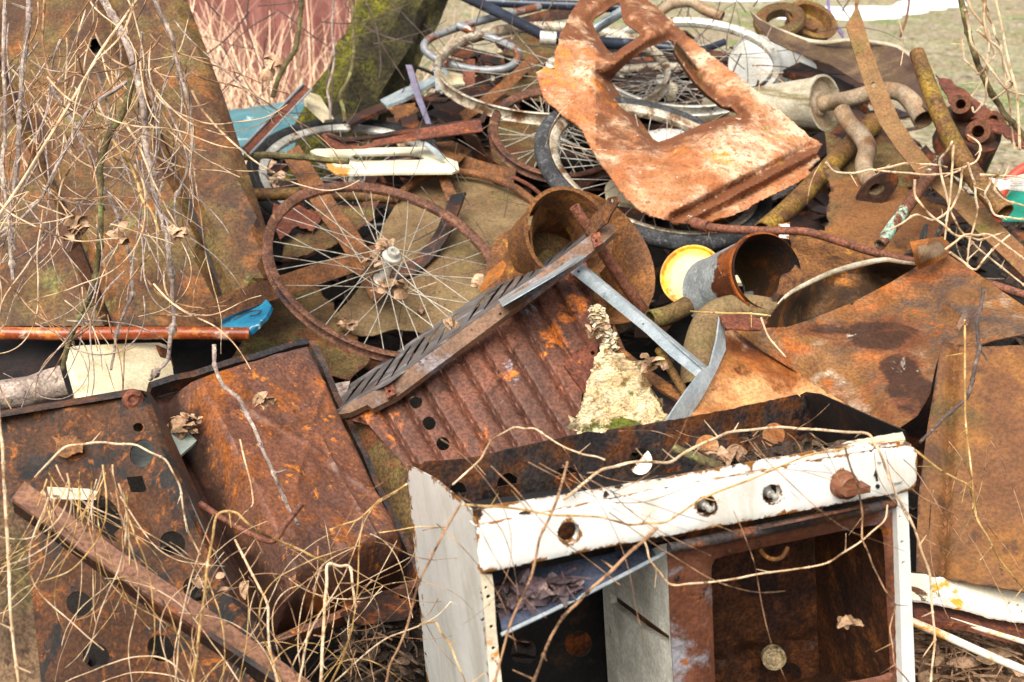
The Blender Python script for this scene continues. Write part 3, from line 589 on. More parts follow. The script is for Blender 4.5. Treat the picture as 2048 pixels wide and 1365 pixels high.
T.add('louvred_lid', sheet(lo_ + hi_, LD, slots, thick=.0015, step=6, grooves=[], roll=(2.5, .01, 'h')), mat('grill_grey', (104, 100, 98), (84, 80, 80), 10, [((150, 148, 150), 18, .6, .06), ((118, 84, 64), 14, .64, .05), ((46, 42, 42), 12, .62, .06)], rough=.4, bump=.15, fine=.15))
T.add('gleam_strip', sheet([(996, 600), (1060, 560), (1137, 522), (1168, 510), (1164, 518), (1090, 562), (1004, 612)], (lambda Z: LD(Z) - .02), thick=.002, step=8), M_galv)  # bright strip added over the lid to stand for its white gleam
T.add('hatch', sheet([(1131, 722), (1178, 682), (1196, 690), (1192, 740), (1182, 781), (1168, 786), (1128, 730)], (lambda Z: BS(Z) - .008), [circ(1186, 706, 4.5), ], step=8, thick=.004, grooves=[(1140, 724, 1176, 776, 3, .006), (1150, 712, 1184, 690, 3, .006)]), M_rustred)
T.done()
T = Thing('galvanised_channel', 'bright galvanised channel strip with screw holes, running down right from the grill', 'metal strip')
T.add('web', sheet([(1135, 540), (1152, 524), (1230, 585), (1300, 645), (1360, 700), (1415, 742), (1400, 760), (1340, 712), (1290, 665), (1210, 600)], [(1135, 540, 2.58), (1152, 524, 2.585), (1405, 750, 2.24)], [circ(1157, 543, 3), circ(1286, 648, 2)], thick=.002, step=8, roll=(4, .004, 'o')), M_galv)
T.add('lip', sheet([(1152, 524), (1158, 521), (1422, 740), (1415, 744), (1300, 645)], [(1152, 524, 2.585), (1415, 744, 2.23), (1162, 521, 2.62)], thick=.002, step=8), M_galv)
T.done()
T = Thing('mossy_insulation_board', 'crumbling pale insulation board with green moss right of the ribbed box', 'insulation board')
mm = lambda x, y: max(0, 1 - abs(y - 855) / 26) + max(0, 1 - math.hypot(x - 1262, y - 790) / 26) + max(0, 1 - math.hypot(x - 1245, y - 845) / 30)
T.add('board', sheet([(1155, 872), (1160, 830), (1168, 788), (1182, 748), (1188, 715), (1206, 690), (1228, 704), (1250, 712), (1280, 742), (1306, 790), (1338, 836), (1300, 850), (1240, 868)], [(1160, 860, 2.22), (1210, 690, 2.42), (1335, 836, 2.22)], thick=.03, step=5, jag=6, dent=.014, ds=.05, mask=mm), M_insul)
g = Geo()
for i in range(420):
    t = U(0, 1); q = P(1192 + 30 * t + U(-13, 13), 618 + 75 * t + U(-9, 9), 2.43 + U(-.02, .03)); leaf(q, U(.005, .018), g, .6)
T.add('wool_tuft', g, mat('wool', (214, 204, 180), (190, 170, 136), 30, [((130, 96, 64), 40, .62, .05)], rough=1, bump=.6, fine=.2))
T.done()
# ================================================================== LEFT FRONT: basin, cabinet side, angle iron
T = Thing('rusty_oven_tray', 'large upturned tray with a bulging glossy orange rust bottom and dark rim', 'tray')
c00, c10, c11, c01 = P(296, 792, 2.24), P(614, 700, 2.46), P(836, 1182, 2.20), P(548, 1300, 1.98)
NN = (c10 - c00).cross(c01 - c00).normalized()
if NN.dot(CAM - c00) < 0: NN = -NN
def trayp(s, t):
    p = c00.lerp(c10, s).lerp(c01.lerp(c11, s), t); e = min(s * 1.3, (1 - s) * .9, t * 1.35, (1 - t) * 1.5)
    k = min(1, max(0, (e - .075) / .12)); k = math.sin(k * math.pi / 2) ** .8; h = .105 * k - .012
    if k > .98:
        for (a, b, cc, dd, ww, am) in ((.35, .62, .95, .18, .012, .004), (.3, .28, .85, .8, .012, .004), (.62, .45, .66, .9, .012, .003), (.2, .75, .7, .95, .015, .004)):
            q = segdist(np.array([[s, t]]), (a, b), (cc, dd))[0]; h += am * math.exp(-(q / ww) ** 2)
    h += .010 * noise.noise(Vector((s * 3, t * 4, 2))) * k + .003 * noise.noise(Vector((s * 11, t * 14, 2)))
    return p + NN * h
n1, n2 = 70, 100; V = [trayp(i / n1, j / n2) for j in range(n2 + 1) for i in range(n1 + 1)]
F = [(j * (n1 + 1) + i, j * (n1 + 1) + i + 1, (j + 1) * (n1 + 1) + i + 1, (j + 1) * (n1 + 1) + i) for j in range(n2) for i in range(n1)]
g = Geo().add(V, F); g.m = []
for j in range(n2 + 1):
    for i in range(n1 + 1):
        s, t = i / n1, j / n2; g.m.append(max(0, min(1, 1.15 - min(s * 1.3, (1 - s) * .9, t * 1.35, (1 - t) * 1.5) / .12)))
T.add('pan', g, M_basin)
def rimtube(a, b, m_, r=.006):
    return sweep([a.lerp(b, i / 8) + NN * (.012 + .003 * math.sin(i * 2.1)) for i in range(9)], [(-r, -.02), (r * .3, -.02), (r * .5, .01), (-r, .012)], NN)
for a, b, mm_ in ((c00, c10, M_blackrust), (c10, c11, M_blackrust), (c01, c11, M_basin)): T.add('rim', rimtube(a, b, mm_, .007), mm_)
T.done()
T = Thing('dark_perforated_side_panel', 'dark rusty cooker side panel with round holes at the lower left', 'metal panel')
SP = tps([(0, 830, 2.06), (290, 790, 2.06), (420, 1365, 1.86)])
holes = [circ(284, 907, 24, 28, 22, 20), circ(276, 855, 10, 9), [(253, 955), (284, 952), (293, 980), (288, 985), (262, 985)], circ(345, 1087, 26, 24, 22, 30), circ(392, 1178, 27, 24, 22, 30), circ(322, 1297, 29, 26, 22, 35), circ(192, 1312, 28, 25, 22, 35), circ(158, 1208, 26, 24, 22, 30), smoothpoly([(165, 1005), (200, 990), (238, 1020), (246, 1050), (228, 1068), (236, 1082), (215, 1078), (190, 1052)], 2)]
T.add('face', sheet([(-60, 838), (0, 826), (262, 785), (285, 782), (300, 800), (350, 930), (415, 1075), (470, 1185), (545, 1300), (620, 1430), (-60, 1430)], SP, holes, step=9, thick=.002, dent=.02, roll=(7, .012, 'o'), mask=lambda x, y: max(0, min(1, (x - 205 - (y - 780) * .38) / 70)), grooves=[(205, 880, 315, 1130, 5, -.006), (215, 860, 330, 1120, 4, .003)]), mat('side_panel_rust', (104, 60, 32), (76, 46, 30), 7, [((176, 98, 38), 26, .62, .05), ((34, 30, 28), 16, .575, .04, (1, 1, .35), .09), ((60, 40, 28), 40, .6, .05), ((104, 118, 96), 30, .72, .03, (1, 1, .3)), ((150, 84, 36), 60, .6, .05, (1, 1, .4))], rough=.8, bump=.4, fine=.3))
T.add('flange', sheet([(284, 781), (300, 786), (318, 815), (372, 935), (440, 1085), (500, 1190), (575, 1310), (545, 1300), (470, 1185), (415, 1075), (350, 930), (300, 800)], [(284, 781, 2.06), (318, 815, 2.13), (560, 1310, 1.95), (415, 1075, 1.95), (440, 1085, 2.02)], thick=.002, step=10), M_blackrust)
T.add('top_lip', sheet([(-60, 836), (0, 822), (150, 797), (262, 778), (285, 781), (280, 790), (262, 789), (0, 832), (-60, 846)], [(0, 822, 2.075), (285, 781, 2.075), (0, 832, 2.04)], thick=.002, step=10), M_blackrust)
T.add('rust_patch', sheet(smoothpoly([(102, 872), (120, 876), (148, 864), (162, 880), (165, 906), (150, 908), (130, 916), (108, 905), (112, 890)], 1), (lambda Z: SP(Z) - .006), thick=.002, jag=3, step=7, dent=.006), M_rustorange)
T.add('corner_boss', lathe(P(266, 800, 2.06), (CAM - P(266, 800, 2.05)).normalized(), [(0, .016), (.005, .014), (.008, .008), (.004, .004), (.004, 0)], 20), M_rustred)
T.done()
solo('white_trim_strip', 'short white enamel trim strip on the dark side panel, above the angle iron', 'trim strip', sheet([(94, 974), (176, 978), (196, 984), (192, 992), (100, 990)], [(94, 974, 1.97), (176, 978, 1.97), (100, 990, 1.94)], thick=.006, step=8), M_whitedirty)
solo('glass_shard', 'pale grey green glass shard between the side panel and the rusty tray', 'glass shard', sheet([(250, 880), (330, 862), (412, 850), (418, 856), (385, 890), (352, 918), (300, 945), (255, 940)], [(250, 880, 2.13), (412, 850, 2.22), (300, 945, 2.06)], thick=.005, step=12), mat('grey_glass', (150, 160, 150), (168, 176, 168), 8, [((110, 120, 106), 14, .6, .1)], rough=.15, bump=.02, fine=.06))
T = Thing('angle_iron', 'heavy brown rusty angle iron slanting down right across the lower left corner', 'angle iron')
T.add('top_flange', sheet([(49, 963), (240, 1103), (430, 1228), (622, 1365), (700, 1420), (600, 1400), (528, 1348), (330, 1215), (150, 1090), (23, 997)], [(49, 963, 1.72), (622, 1365, 1.60), (23, 997, 1.70)], thick=.006, step=14, dent=.004), mat('angle_iron_brown', (132, 94, 74, 0), (112, 78, 60, 0), 10, [((92, 62, 48), 30, .6, .05), ((150, 104, 66), 8, .62, .06), ((74, 50, 40), 60, .64, .04)], rough=.85, fine=.25))
T.add('side_flange', sheet([(23, 997), (150, 1090), (330, 1215), (528, 1348), (600, 1400), (590, 1440), (500, 1352), (310, 1228), (140, 1105), (28, 1025)], [(23, 997, 1.70), (528, 1348, 1.585), (28, 1025, 1.73)], thick=.006, step=14), M_darkrust)
T.done()
solo('upright_rusty_post', 'short upright brown post at the left edge beneath the angle iron', 'post', sheet([(-40, 1000), (30, 1000), (45, 1015), (62, 1180), (84, 1380), (90, 1460), (30, 1460), (0, 1200), (-40, 1200)], [(0, 1000, 1.73), (45, 1010, 1.745), (60, 1365, 1.62)], thick=.03, step=16, dent=.004), mat('post_brown', (112, 88, 64, 0), (92, 70, 50, 0), 8, [((96, 88, 48), 7, .56, .08), ((70, 48, 36), 30, .62, .05)], rough=.85))
solo('bent_iron_rod', 'rusty bent rod resting on the upturned tray', 'rod', ptube([(400, 1008, 2.02), (450, 1040, 2.0), (500, 1068, 1.98), (545, 1082, 1.96), (570, 1050, 1.97), (603, 1008, 1.98)], [7, 6, 6, 7, 6.5, 6.5], n=10, k=5), M_thinpipe)
solo('brown_scrap_plate', 'small brown rusty plate lying on the ground below the tray corner', 'metal plate', sheet([(690, 1190), (740, 1185), (822, 1175), (832, 1205), (812, 1236), (720, 1248), (680, 1228)], [(690, 1190, 2.12), (822, 1178, 2.14), (720, 1248, 2.02)], [circ(803, 1193, 5)], thick=.003, dent=.01, step=10), M_darkrust)
solo('dark_frame_bar', 'thin dark frame bar in the shadow between tray and stove', 'metal bar', ptube([(700, 1010, 2.34), (760, 1110, 2.26), (800, 1180, 2.2), (812, 1190, 2.19)], 5, n=8), M_darkrust)
# ================================================================== STOVE
ST = Thing('enamel_stove', 'wrecked white enamel gas stove without doors or top, lower right', 'stove')
CP = tps([(950, 1030, 1.45), (1833, 893, 1.66), (965, 1143, 1.472)])
AX = P(1000, 1022, 1.4625); 
pn = (P(1833, 893, 1.66) - P(950, 1030, 1.45)).cross(P(965, 1143, 1.472) - P(950, 1030, 1.45)).normalized()
if pn.dot(CAM - AX) < 0: pn = -pn
kh = [(1138, 1067, 23), (1414, 1013, 21), (1545, 989, 20), (1685, 968, 21)]
hol = [circ(u, v, r, r) for u, v, r in kh]
cpoly = smoothpoly([(953, 1056), (960, 1049), (1100, 1021), (1300, 981), (1500, 944), (1790, 892), (1822, 893), (1834, 908), (1833, 960), (1826, 977), (1800, 985), (1500, 1042), (1200, 1098), (985, 1143), (963, 1141), (956, 1118)], 3)
cp = ST.add('control_panel', sheet(cpoly, (lambda Z: CP(Z) - .006), hol, thick=.012, step=10, roll=(4, .0025, 'o'), mask='edge'), M_white)
ST.add('panel_ledge', sheet([(946, 1022), (985, 1012), (1120, 992), (1300, 962), (1500, 925), (1660, 897), (1730, 890), (1800, 884), (1800, 896), (1500, 949), (1300, 986), (1100, 1026), (960, 1054), (948, 1048)], (lambda Z: CP(Z) + .003), [circ(959, 1031, 5, 5), circ(1048, 1027, 11, 4, 14, -8), circ(1212, 990, 5, 8)], thick=.002, step=8, jag=1.2, mask='edge'), M_white)
def onp(u, v, off=0): return P(u, v, float(CP(np.array([[u, v]]))[0]) - off)
SX = (onp(1700, 966) - onp(1600, 984)).normalized(); SY = pn.cross(SX); SY = SY if SY.z > 0 else -SY
k = ST.add('knob', lathe(onp(1685, 968, .008), pn, [(-.01, .0155), (0, .0165), (.006, .0165), (.007, .0145), (.014, .0140), (.016, .0125), (.0145, .0115), (.0145, 0)], 36, SX), M_knob)
gp = obox(onp(1685, 968, .008) + pn * .017 + SX * .003, SX * .033 , SY * .008, pn * .018); gp.smooth = False
ST.add('knob_grip', gp, M_knob, k)
for (u, v) in [(1414, 1013), (1545, 989)]:
    s_ = ST.add('valve_stem', lathe(onp(u + 2, v + 3) - pn * .035, pn, [(0, .008), (.018, .008), (.02, .0055), (.03, .005), (.031, .0035), (.040, .0035), (.041, .0), ], 18), M_chrome)
    ST.add('valve_body', lathe(onp(u, v) - pn * .06, pn, [(0, .012), (.03, .012), (.032, .008), (.033, 0)], 18), M_darkrust, s_)
# printed marks on the panel
def onpanel(pts, off=.0085): return [onp(a, b, off) for a, b in pts]
def decal(pts):
    V = onpanel(pts); n = len(V); V2 = [v - pn * .0006 for v in V]
    return Geo().add(V + V2, [tuple(range(n)), tuple(range(n, 2 * n))[::-1]] + [(i, (i + 1) % n, n + (i + 1) % n, n + i) for i in range(n)])
g = decal([(1752.5, 937), (1757, 952), (1754.5, 952), (1757, 962), (1753, 963), (1751, 953), (1748, 953)]); g.smooth = False
ST.add('arrow_mark', g, M_mark, cp)
g = decal(circ(1756, 973.5, 4.2, 4.6, 18)); g.smooth = False; ST.add('dot_mark', g, M_mark, cp)
def strokes(chars, u, v, sz, slope, nm):
    L = {'T': [[(0, 0), (.7, 0)], [(.35, 0), (.35, 1)]], 'H': [[(0, 0), (0, 1)], [(.6, 0), (.6, 1)], [(0, .5), (.6, .5)]], 'O': [[(0, .1), (0, .9), (.6, .9), (.6, .1), (0, .1)]], 'U': [[(0, 0), (0, .95), (.6, .95), (.6, 0)]], 'N': [[(0, 1), (0, 0), (.6, 1), (.6, 0)]], 'C': [[(.6, .05), (0, .05), (0, .95), (.6, .95)]], '.': [[(0, .8), (.15, .8)]]}
    G = Geo()
    for i, ch in enumerate(chars):
        for st in L[ch]:
            q = [(u + (i * .95 + x) * sz, v + slope * (i * .95 + x) * sz + y * sz) for x, y in st]
            for a, b in zip(q[:-1], q[1:]):
                G.merge(tube(onpanel([a, b], .0082), .00028, n=4, smooth=False))
    ST.add(nm, G, M_mark, cp)
strokes('TH', 1755, 925, 4.4, -.16, 'lettering'); strokes('COUNT.', 1785, 967, 4.6, -.2, 'lettering')
g = Geo()
for a in range(0, 8):
    t0, t1 = -1.2 + a * .17, -1.2 + a * .17 + .09; g.merge(tube(onpanel([(1685 - 0 + 36 * math.cos(t0) - 55, 968 + 34 * math.sin(t0) - 8), (1685 + 36 * math.cos(t1) - 55, 968 + 34 * math.sin(t1) - 8)], .0082), .0003, n=4, smooth=False))
ST.add('dial_scale_mark', g, M_mark, cp)
g = Geo()
# side wall, stiles
SD = tps([(950, 1030, 1.45), (818, 932, 1.75), (1004, 1400, 1.53)])
ST.add('side_wall', sheet([(812, 930), (828, 936), (870, 958), (908, 990), (935, 1014), (950, 1028), (955, 1060), (962, 1140), (968, 1200), (976, 1300), (984, 1400), (1000, 1560), (872, 1560), (857, 1400), (840, 1220), (825, 1060)], SD, thick=.002, step=20, dent=.006, roll=(6, .004, 'o'), mask='edge'), M_white)
FR = tps([(962, 1143, 1.474), (1828, 980, 1.68), (1004, 1400, 1.535)])
ST.add('left_stile', sheet([(960, 1150), (984, 1150), (988, 1175), (992, 1250), (1004, 1365), (1022, 1560), (998, 1560), (982, 1400), (975, 1300), (967, 1200)], (lambda Z: FR(Z) + .002), [circ(972, 1176, 3.4), circ(977, 1194, 4.5), circ(979, 1211, 2), circ(983, 1254, 4), circ(987, 1297, 4)], thick=.002, step=9), M_whitedirty)
ST.add('right_stile', sheet([(1792, 990), (1816, 983), (1820, 1100), (1826, 1240), (1832, 1400), (1840, 1560), (1812, 1560), (1806, 1400), (1802, 1240), (1797, 1100)], FR, [circ(1805, 1085, 4), circ(1807, 1126, 3.5), circ(1800, 1034, 2.5)], thick=.012, step=10, mask=lambda x, y: .15), M_white)
# back plate with burner holes, right cheek and tray
BK = tps([(828, 930, 1.76), (1610, 787, 2.03), (870, 1230, 1.84)])
bh = [circ(1020, 972, 26, 26), circ(1133, 958, 23, 25), circ(1282, 924, 24, 27), circ(1415, 893, 24, 23), circ(1548, 870, 23, 24), circ(916, 984, 17, 20)]
ST.add('back_plate', sheet([(822, 924), (843, 929), (850, 924), (930, 918), (1000, 903), (1060, 889), (1130, 874), (1180, 864), (1210, 868), (1216, 860), (1330, 843), (1450, 822), (1560, 797), (1596, 790), (1606, 800), (1612, 786), (1625, 800), (1640, 905), (1645, 960), (1500, 1000), (1200, 1080), (960, 1110), (930, 1060), (870, 1000)], BK, bh, thick=.0015, step=14, dent=.008, jag=1.5), M_blackrust)
ST.add('right_cheek', sheet([(1600, 790), (1610, 785), (1640, 789), (1700, 815), (1760, 842), (1808, 862), (1812, 885), (1740, 898), (1650, 915), (1625, 912)], [(1610, 787, 2.03), (1808, 866, 1.71), (1640, 908, 2.06)], thick=.002, step=12), M_black)
ST.add('corner_ledge', sheet([(1668, 895), (1700, 882), (1750, 874), (1805, 864), (1811, 880), (1795, 886), (1745, 893), (1690, 902)], [(1668, 895, 1.66), (1805, 864, 1.71), (1795, 886, 1.66)], thick=.003, step=8, jag=2), M_whitedirty)
q = [P(955, 1052, 1.476), P(1800, 905, 1.70), P(1640, 902, 2.04), P(900, 1010, 1.72)]
ST.add('burner_floor', Geo().add(q + [v - Vector((0, 0, .003)) for v in q], [(0, 1, 2, 3), (7, 6, 5, 4), (0, 4, 5, 1), (1, 5, 6, 2), (2, 6, 7, 3), (3, 7, 4, 0)]), M_black)
# drip tray hanging below the panel
ST.add('drip_tray', sheet([(978, 1150), (1100, 1132), (1290, 1092), (1372, 1072), (1350, 1092), (1318, 1110), (1215, 1164), (1110, 1216), (1005, 1268), (996, 1215)], [(978, 1148, 1.60), (1372, 1072, 1.72), (1005, 1268, 1.50), (1215, 1164, 1.555)], thick=.002, step=10, dent=.014, ds=.02), M_tray)
ST.add('drip_tray_lip', ptube([(1003, 1270, 1.495), (1110, 1219, 1.52), (1215, 1167, 1.55), (1318, 1113, 1.58), (1352, 1093, 1.60)], 4.5, n=8), M_galv)
# left compartment
ST.add('compartment_back', sheet([(985, 1140), (1230, 1090), (1240, 1560), (1020, 1560)], [(985, 1140, 1.86), (1230, 1090, 1.93), (1020, 1560, 2.0)], [circ(1048, 1305, 26, 27), circ(1157, 1288, 27, 27), circ(1030, 1420, 26)], thick=.002, step=24, dent=.01), M_black)
ST.add('divider_board', sheet([(1204, 1156), (1320, 1090), (1333, 1088), (1338, 1200), (1342, 1300), (1350, 1560), (1228, 1560), (1212, 1300)], [(1204, 1156, 1.90), (1333, 1100, 1.60), (1228, 1500, 1.98)], [[(1220, 1188), (1228, 1190), (1285, 1232), (1338, 1272), (1338, 1292), (1280, 1255), (1222, 1207)]], thick=.01, step=16), M_divider)
ST.add('divider_back', sheet([(1215, 1180), (1345, 1180), (1345, 1320), (1215, 1300)], [(1204, 1156, 1.93), (1345, 1100, 1.63), (1228, 1500, 2.0)], thick=.002, step=24), M_darkrust)
# oven
OF = tps([(1340, 1100, 1.575), (1790, 1003, 1.685), (1350, 1365, 1.64)])
op = smoothpoly([(1424, 1180), (1423, 1140), (1428, 1124), (1450, 1112), (1600, 1080), (1738, 1052), (1757, 1056), (1767, 1078), (1773, 1200), (1780, 1330), (1774, 1346), (1752, 1354), (1690, 1366), (1470, 1410), (1440, 1410), (1432, 1385), (1428, 1300)], 2)
ST.add('oven_frame', sheet([(1336, 1096), (1345, 1093), (1500, 1060), (1650, 1030), (1786, 1000), (1796, 1010), (1802, 1200), (1810, 1400), (1816, 1500), (1360, 1560), (1350, 1400), (1342, 1250)], OF, [op], thick=.003, step=12, roll=(8, .01, 'h'), dent=.004, mask=lambda x, y: 1.0 if (x < 1425 and y > 1130) else 0.0), M_frameov)
ST.add('oven_top_rail', ptube([(1338, 1097, 1.56), (1450, 1075, 1.585), (1600, 1045, 1.625), (1730, 1019, 1.66), (1790, 1007, 1.675)], [11, 12, 12, 12, 9], n=14), M_blackrust)
for q in [(1354, 1157), (1458, 1103), (1517, 1088), (1802, 1088)]:
    ST.add('screw', lathe(onp(1685, 968) * 0 + P(q[0], q[1], float(OF(np.array([q]))[0]) - .002), pn, [(0, .0035), (.0012, .003), (.0018, .0)], 12), M_darkrust)
ST.add('oven_back', sheet([(1395, 1075), (1560, 1050), (1632, 1040), (1640, 1300), (1650, 1560), (1410, 1560)], [(1400, 1090, 1.94), (1628, 1060, 2.0), (1410, 1500, 2.05)], [circ(1578, 1350, 26, 24)], thick=.002, step=20, grooves=[(1400, 1322, 1640, 1270, 6, .03)], dent=.006), M_oven)
ST.add('oven_side', sheet([(1628, 1040), (1780, 1035), (1790, 1200), (1800, 1480), (1646, 1560), (1636, 1300)], [(1628, 1070, 2.0), (1780, 1060, 1.74), (1640, 1450, 2.12)], thick=.002, step=20, grooves=[(1710, 1080, 1725, 1450, 5, -.01)], dent=.006), M_oven)
ST.add('oven_inner_side', sheet([(1355, 1110), (1400, 1085), (1412, 1560), (1365, 1560)], [(1355, 1110, 1.60), (1400, 1085, 1.95), (1365, 1500, 1.7)], thick=.002, step=24), M_oven)
ST.add('oven_ceiling', sheet([(1340, 1098), (1786, 1004), (1775, 1035), (1632, 1040), (1400, 1088)], [(1340, 1098, 1.59), (1786, 1004, 1.70), (1632, 1040, 2.0), (1400, 1088, 1.94)], thick=.003, step=24), M_oven)
ST.add('oven_floor', sheet([(1420, 1430), (1640, 1345), (1800, 1380), (1800, 1480), (1600, 1560), (1420, 1560)], [(1420, 1560, 1.72), (1800, 1400, 1.74), (1640, 1345, 2.05)], thick=.003, step=24), M_oven)
ST.add('lamp_socket', lathe(P(1545, 1312, 2.0), Vector((.05, -1, .2)), [(0, .017), (.012, .017), (.014, .013), (.006, .011), (.006, 0)], 24), M_insul)
ST.add('ring_bracket', ptube([(1520, 1098, 1.66), (1530, 1112, 1.66), (1548, 1119, 1.66), (1566, 1113, 1.66), (1576, 1094, 1.66)], 4.5, n=8), M_rustorange)
ST.add('rear_wall', sheet([(860, 1000), (1620, 860), (1660, 1560), (930, 1560)], [(860, 1000, 2.02), (1620, 860, 2.24), (930, 1560, 2.2)], [circ(1048, 1312, 30)], thick=.002, step=50), M_darkrust)
ST.done()
# leaf debris in the burner well and drip tray
def litter(n, fn, name, label, size=(.015, .04), m=M_litter, tw=.3):
    g = Geo()
    for i in range(n):
        p = fn()
        if p is None: continue
        if rnd() < tw:
            a = Vector((U(-1, 1), U(-1, 1), U(-.25, .25))).normalized() * U(.02, .06); g.merge(tube([p - a, p + Vector((U(-.006, .006), U(-.006, .006), U(0, .01))), p + a], U(.0008, .002), n=4, k=2))
        else: leaf(p, U(*size), g, U(.1, .9))
    return solo(name, label, 'litter', g, m, None, 'stuff')
def f1():
    s = rnd(); t = rnd(); a = Vector((1400, 930, 0)).lerp(Vector((1690, 893, 0)), s); d = (1.66 + .12 * s) + t * .16; return P(a.x, a.y + U(-14, 14) * (1 - .3 * t), d)
litter(170, f1, 'leaf_litter_in_stove', 'brown leaf litter lying in the open top of the stove', (.012, .028), tw=.12)
def f2():
    u = U(985, 1160); v = 1140 + U(15, 70) * (1 - (u - 985) / 260); return P(u, v + 12, 1.53 + U(-.01, .03))
litter(110, f2, 'leaf_litter_on_tray', 'dead leaves on the blue grey drip tray under the stove panel', (.014, .034), tw=.04, m=mat('purple_brown_leaf', (96, 78, 82), (72, 58, 60), 30, [((134, 112, 100), 50, .6, .06)], rough=.6, bump=.3, fine=.25))
solo('short_stick', 'short greenish stick lying in the top of the stove', 'stick', ptube([(1348, 897, 1.72), (1400, 918, 1.70), (1447, 938, 1.66)], 9, n=10, rough=.2), M_twigol)
# ================================================================== CAR PANEL
CPt = [(1163, 0, 3.62), (1287, 0, 3.66), (1080, 160, 3.35), (1646, 289, 3.28), (1387, 449, 3.02), (1250, 390, 3.02), (1440, 120, 3.46), (1180, 150, 3.36), (1300, 200, 3.44), (1500, 320, 3.10), (1290, 85, 3.44), (1340, 350, 3.06)]
out = [(1172, -30), (1290, -30), (1296, 0), (1343, 41), (1373, 71), (1434, 119), (1493, 165), (1561, 221), (1617, 272), (1646, 289), (1632, 308), (1638, 318), (1616, 340), (1622, 348), (1590, 368), (1540, 392), (1470, 430), (1387, 450), (1327, 440), (1286, 424), (1254, 398), (1222, 356), (1200, 324), (1181, 294), (1163, 258), (1136, 238), (1099, 208), (1081, 180), (1072, 145), (1090, 134), (1109, 140), (1109, 105), (1124, 62), (1143, 25), (1160, 0)]
h1 = smoothpoly([(1222, 163), (1240, 190), (1262, 217), (1285, 248), (1306, 278), (1317, 284), (1342, 276), (1374, 262), (1400, 250), (1440, 237), (1477, 230), (1462, 214), (1445, 213), (1415, 190), (1388, 163), (1365, 130), (1350, 106), (1348, 84), (1338, 79), (1318, 88), (1295, 96), (1262, 120), (1235, 145)], 1)
h2 = smoothpoly([(1185, 46), (1205, 26), (1234, 6), (1241, 12), (1244, 34), (1252, 48), (1270, 60), (1279, 71), (1262, 84), (1240, 98), (1226, 109), (1208, 90)], 2)
def cmask(x, y):
    z = np.array([[x, y]]); d = min(polydist(z, h1)[0], polydist(z, h2)[0] * 1.2); m_ = max(0, 1 - d / 46) * .8
    if x < 1330 and y > 120 and y < 300 and x > 1190: m_ = max(m_, .45)
    if y < 80: m_ = max(m_, .5)
    m_ = max(m_, .9 - segdist(z, (1340, 448), (1640, 300))[0] / 30)
    return max(0, m_)
T = Thing('rusty_car_body_panel', 'pale and orange rusted car body panel with two window openings on top of the heap', 'car panel')
T.add('panel', sheet(out, CPt, [h1, h2], thick=.004, step=4.6, jag=2.2, dent=.05, ds=.007, roll=(14, .045, 'h'), mask=cmask, grooves=[(1348, 436, 1622, 292, 8, .03), (1404, 440, 1630, 318, 6, .025), (1376, 440, 1628, 304, 7, -.008), (1195, 150, 1235, 165, 9, .03), (1215, 150, 1330, 300, 20, .012)]), M_carpanel)
T.add('sill_return', sheet([(1387, 450), (1470, 430), (1540, 392), (1620, 346), (1622, 352), (1545, 402), (1475, 440), (1400, 456)], [(1387, 449, 3.06), (1620, 346, 3.23), (1400, 456, 3.16)], thick=.004, step=9, jag=2), M_rust)
T.add('pillar_return', sheet([(1352, 84), (1372, 110), (1410, 160), (1450, 205), (1479, 228), (1462, 224), (1440, 216), (1405, 190), (1372, 150), (1346, 108)], [(1352, 84, 3.50), (1479, 228, 3.36), (1405, 190, 3.50)], thick=.004, step=9), M_olive)
T.done()
# ================================================================== BACK: frame, handlebar, exhaust parts
T = Thing('bicycle_frame', 'blue black painted bicycle frame tubes behind the rusty car panel', 'bicycle frame')
T.add('down_tube', ptube([(915, -14, 4.15), (1000, 27, 4.05), (1096, 76, 3.95)], 11, n=14), M_bike)
T.add('top_tube', ptube([(940, 2, 4.3), (1050, 8, 4.3), (1160, 12, 4.3), (1260, 18, 4.3)], 10, n=14), M_bike)
T.add('seat_tube', ptube([(1090, 74, 3.95), (1200, 85, 3.98), (1290, 92, 4.0), (1350, 98, 4.0)], 12, n=14), M_bike)
T.add('chain_stay', ptube([(1340, 96, 4.0), (1400, 100, 3.98), (1450, 84, 4.0)], 7, n=10), M_bike)
T.add('lug', ptube([(1080, 76, 3.945), (1112, 78, 3.945)], 14, n=18), M_chrome)
T.add('stay', ptube([(1175, 68, 3.8), (1215, 42, 3.8), (1250, 20, 3.82)], 10, n=12), M_galv)
T.done()
solo('bent_handlebar', 'looped grey chromed handlebar with rust spots beside the mossy tree', 'handlebar', ptube([(914, 50, 4.05), (949, 65, 4.05), (999, 82, 4.05), (1034, 102, 4.0), (1032, 124, 3.98), (1008, 138, 3.97), (962, 141, 3.97), (912, 132, 3.97), (874, 119, 3.98), (850, 100, 4.0), (854, 82, 4.02), (885, 66, 4.05), (940, 48, 4.1), (1010, 30, 4.15), (1080, 14, 4.2)], 8, n=12, k=6), mat('handlebar_grey', (140, 142, 142), (116, 120, 124), 18, [((150, 84, 56), 16, .56, .04), ((206, 204, 198), 30, .64, .05)], rough=.4, metal=.2, bump=.1, fine=.1))
flatbar('flat_iron_bar', 'rusty flat bar lying diagonally inside the pale wheel rim', [(925, 235, 3.75), (1000, 180, 3.8), (1070, 115, 3.86)], 22, .006, M_rustflat)
T = Thing('red_brown_channel', 'red brown rusty channel bar with split end resting above the white slotted frame', 'metal channel')
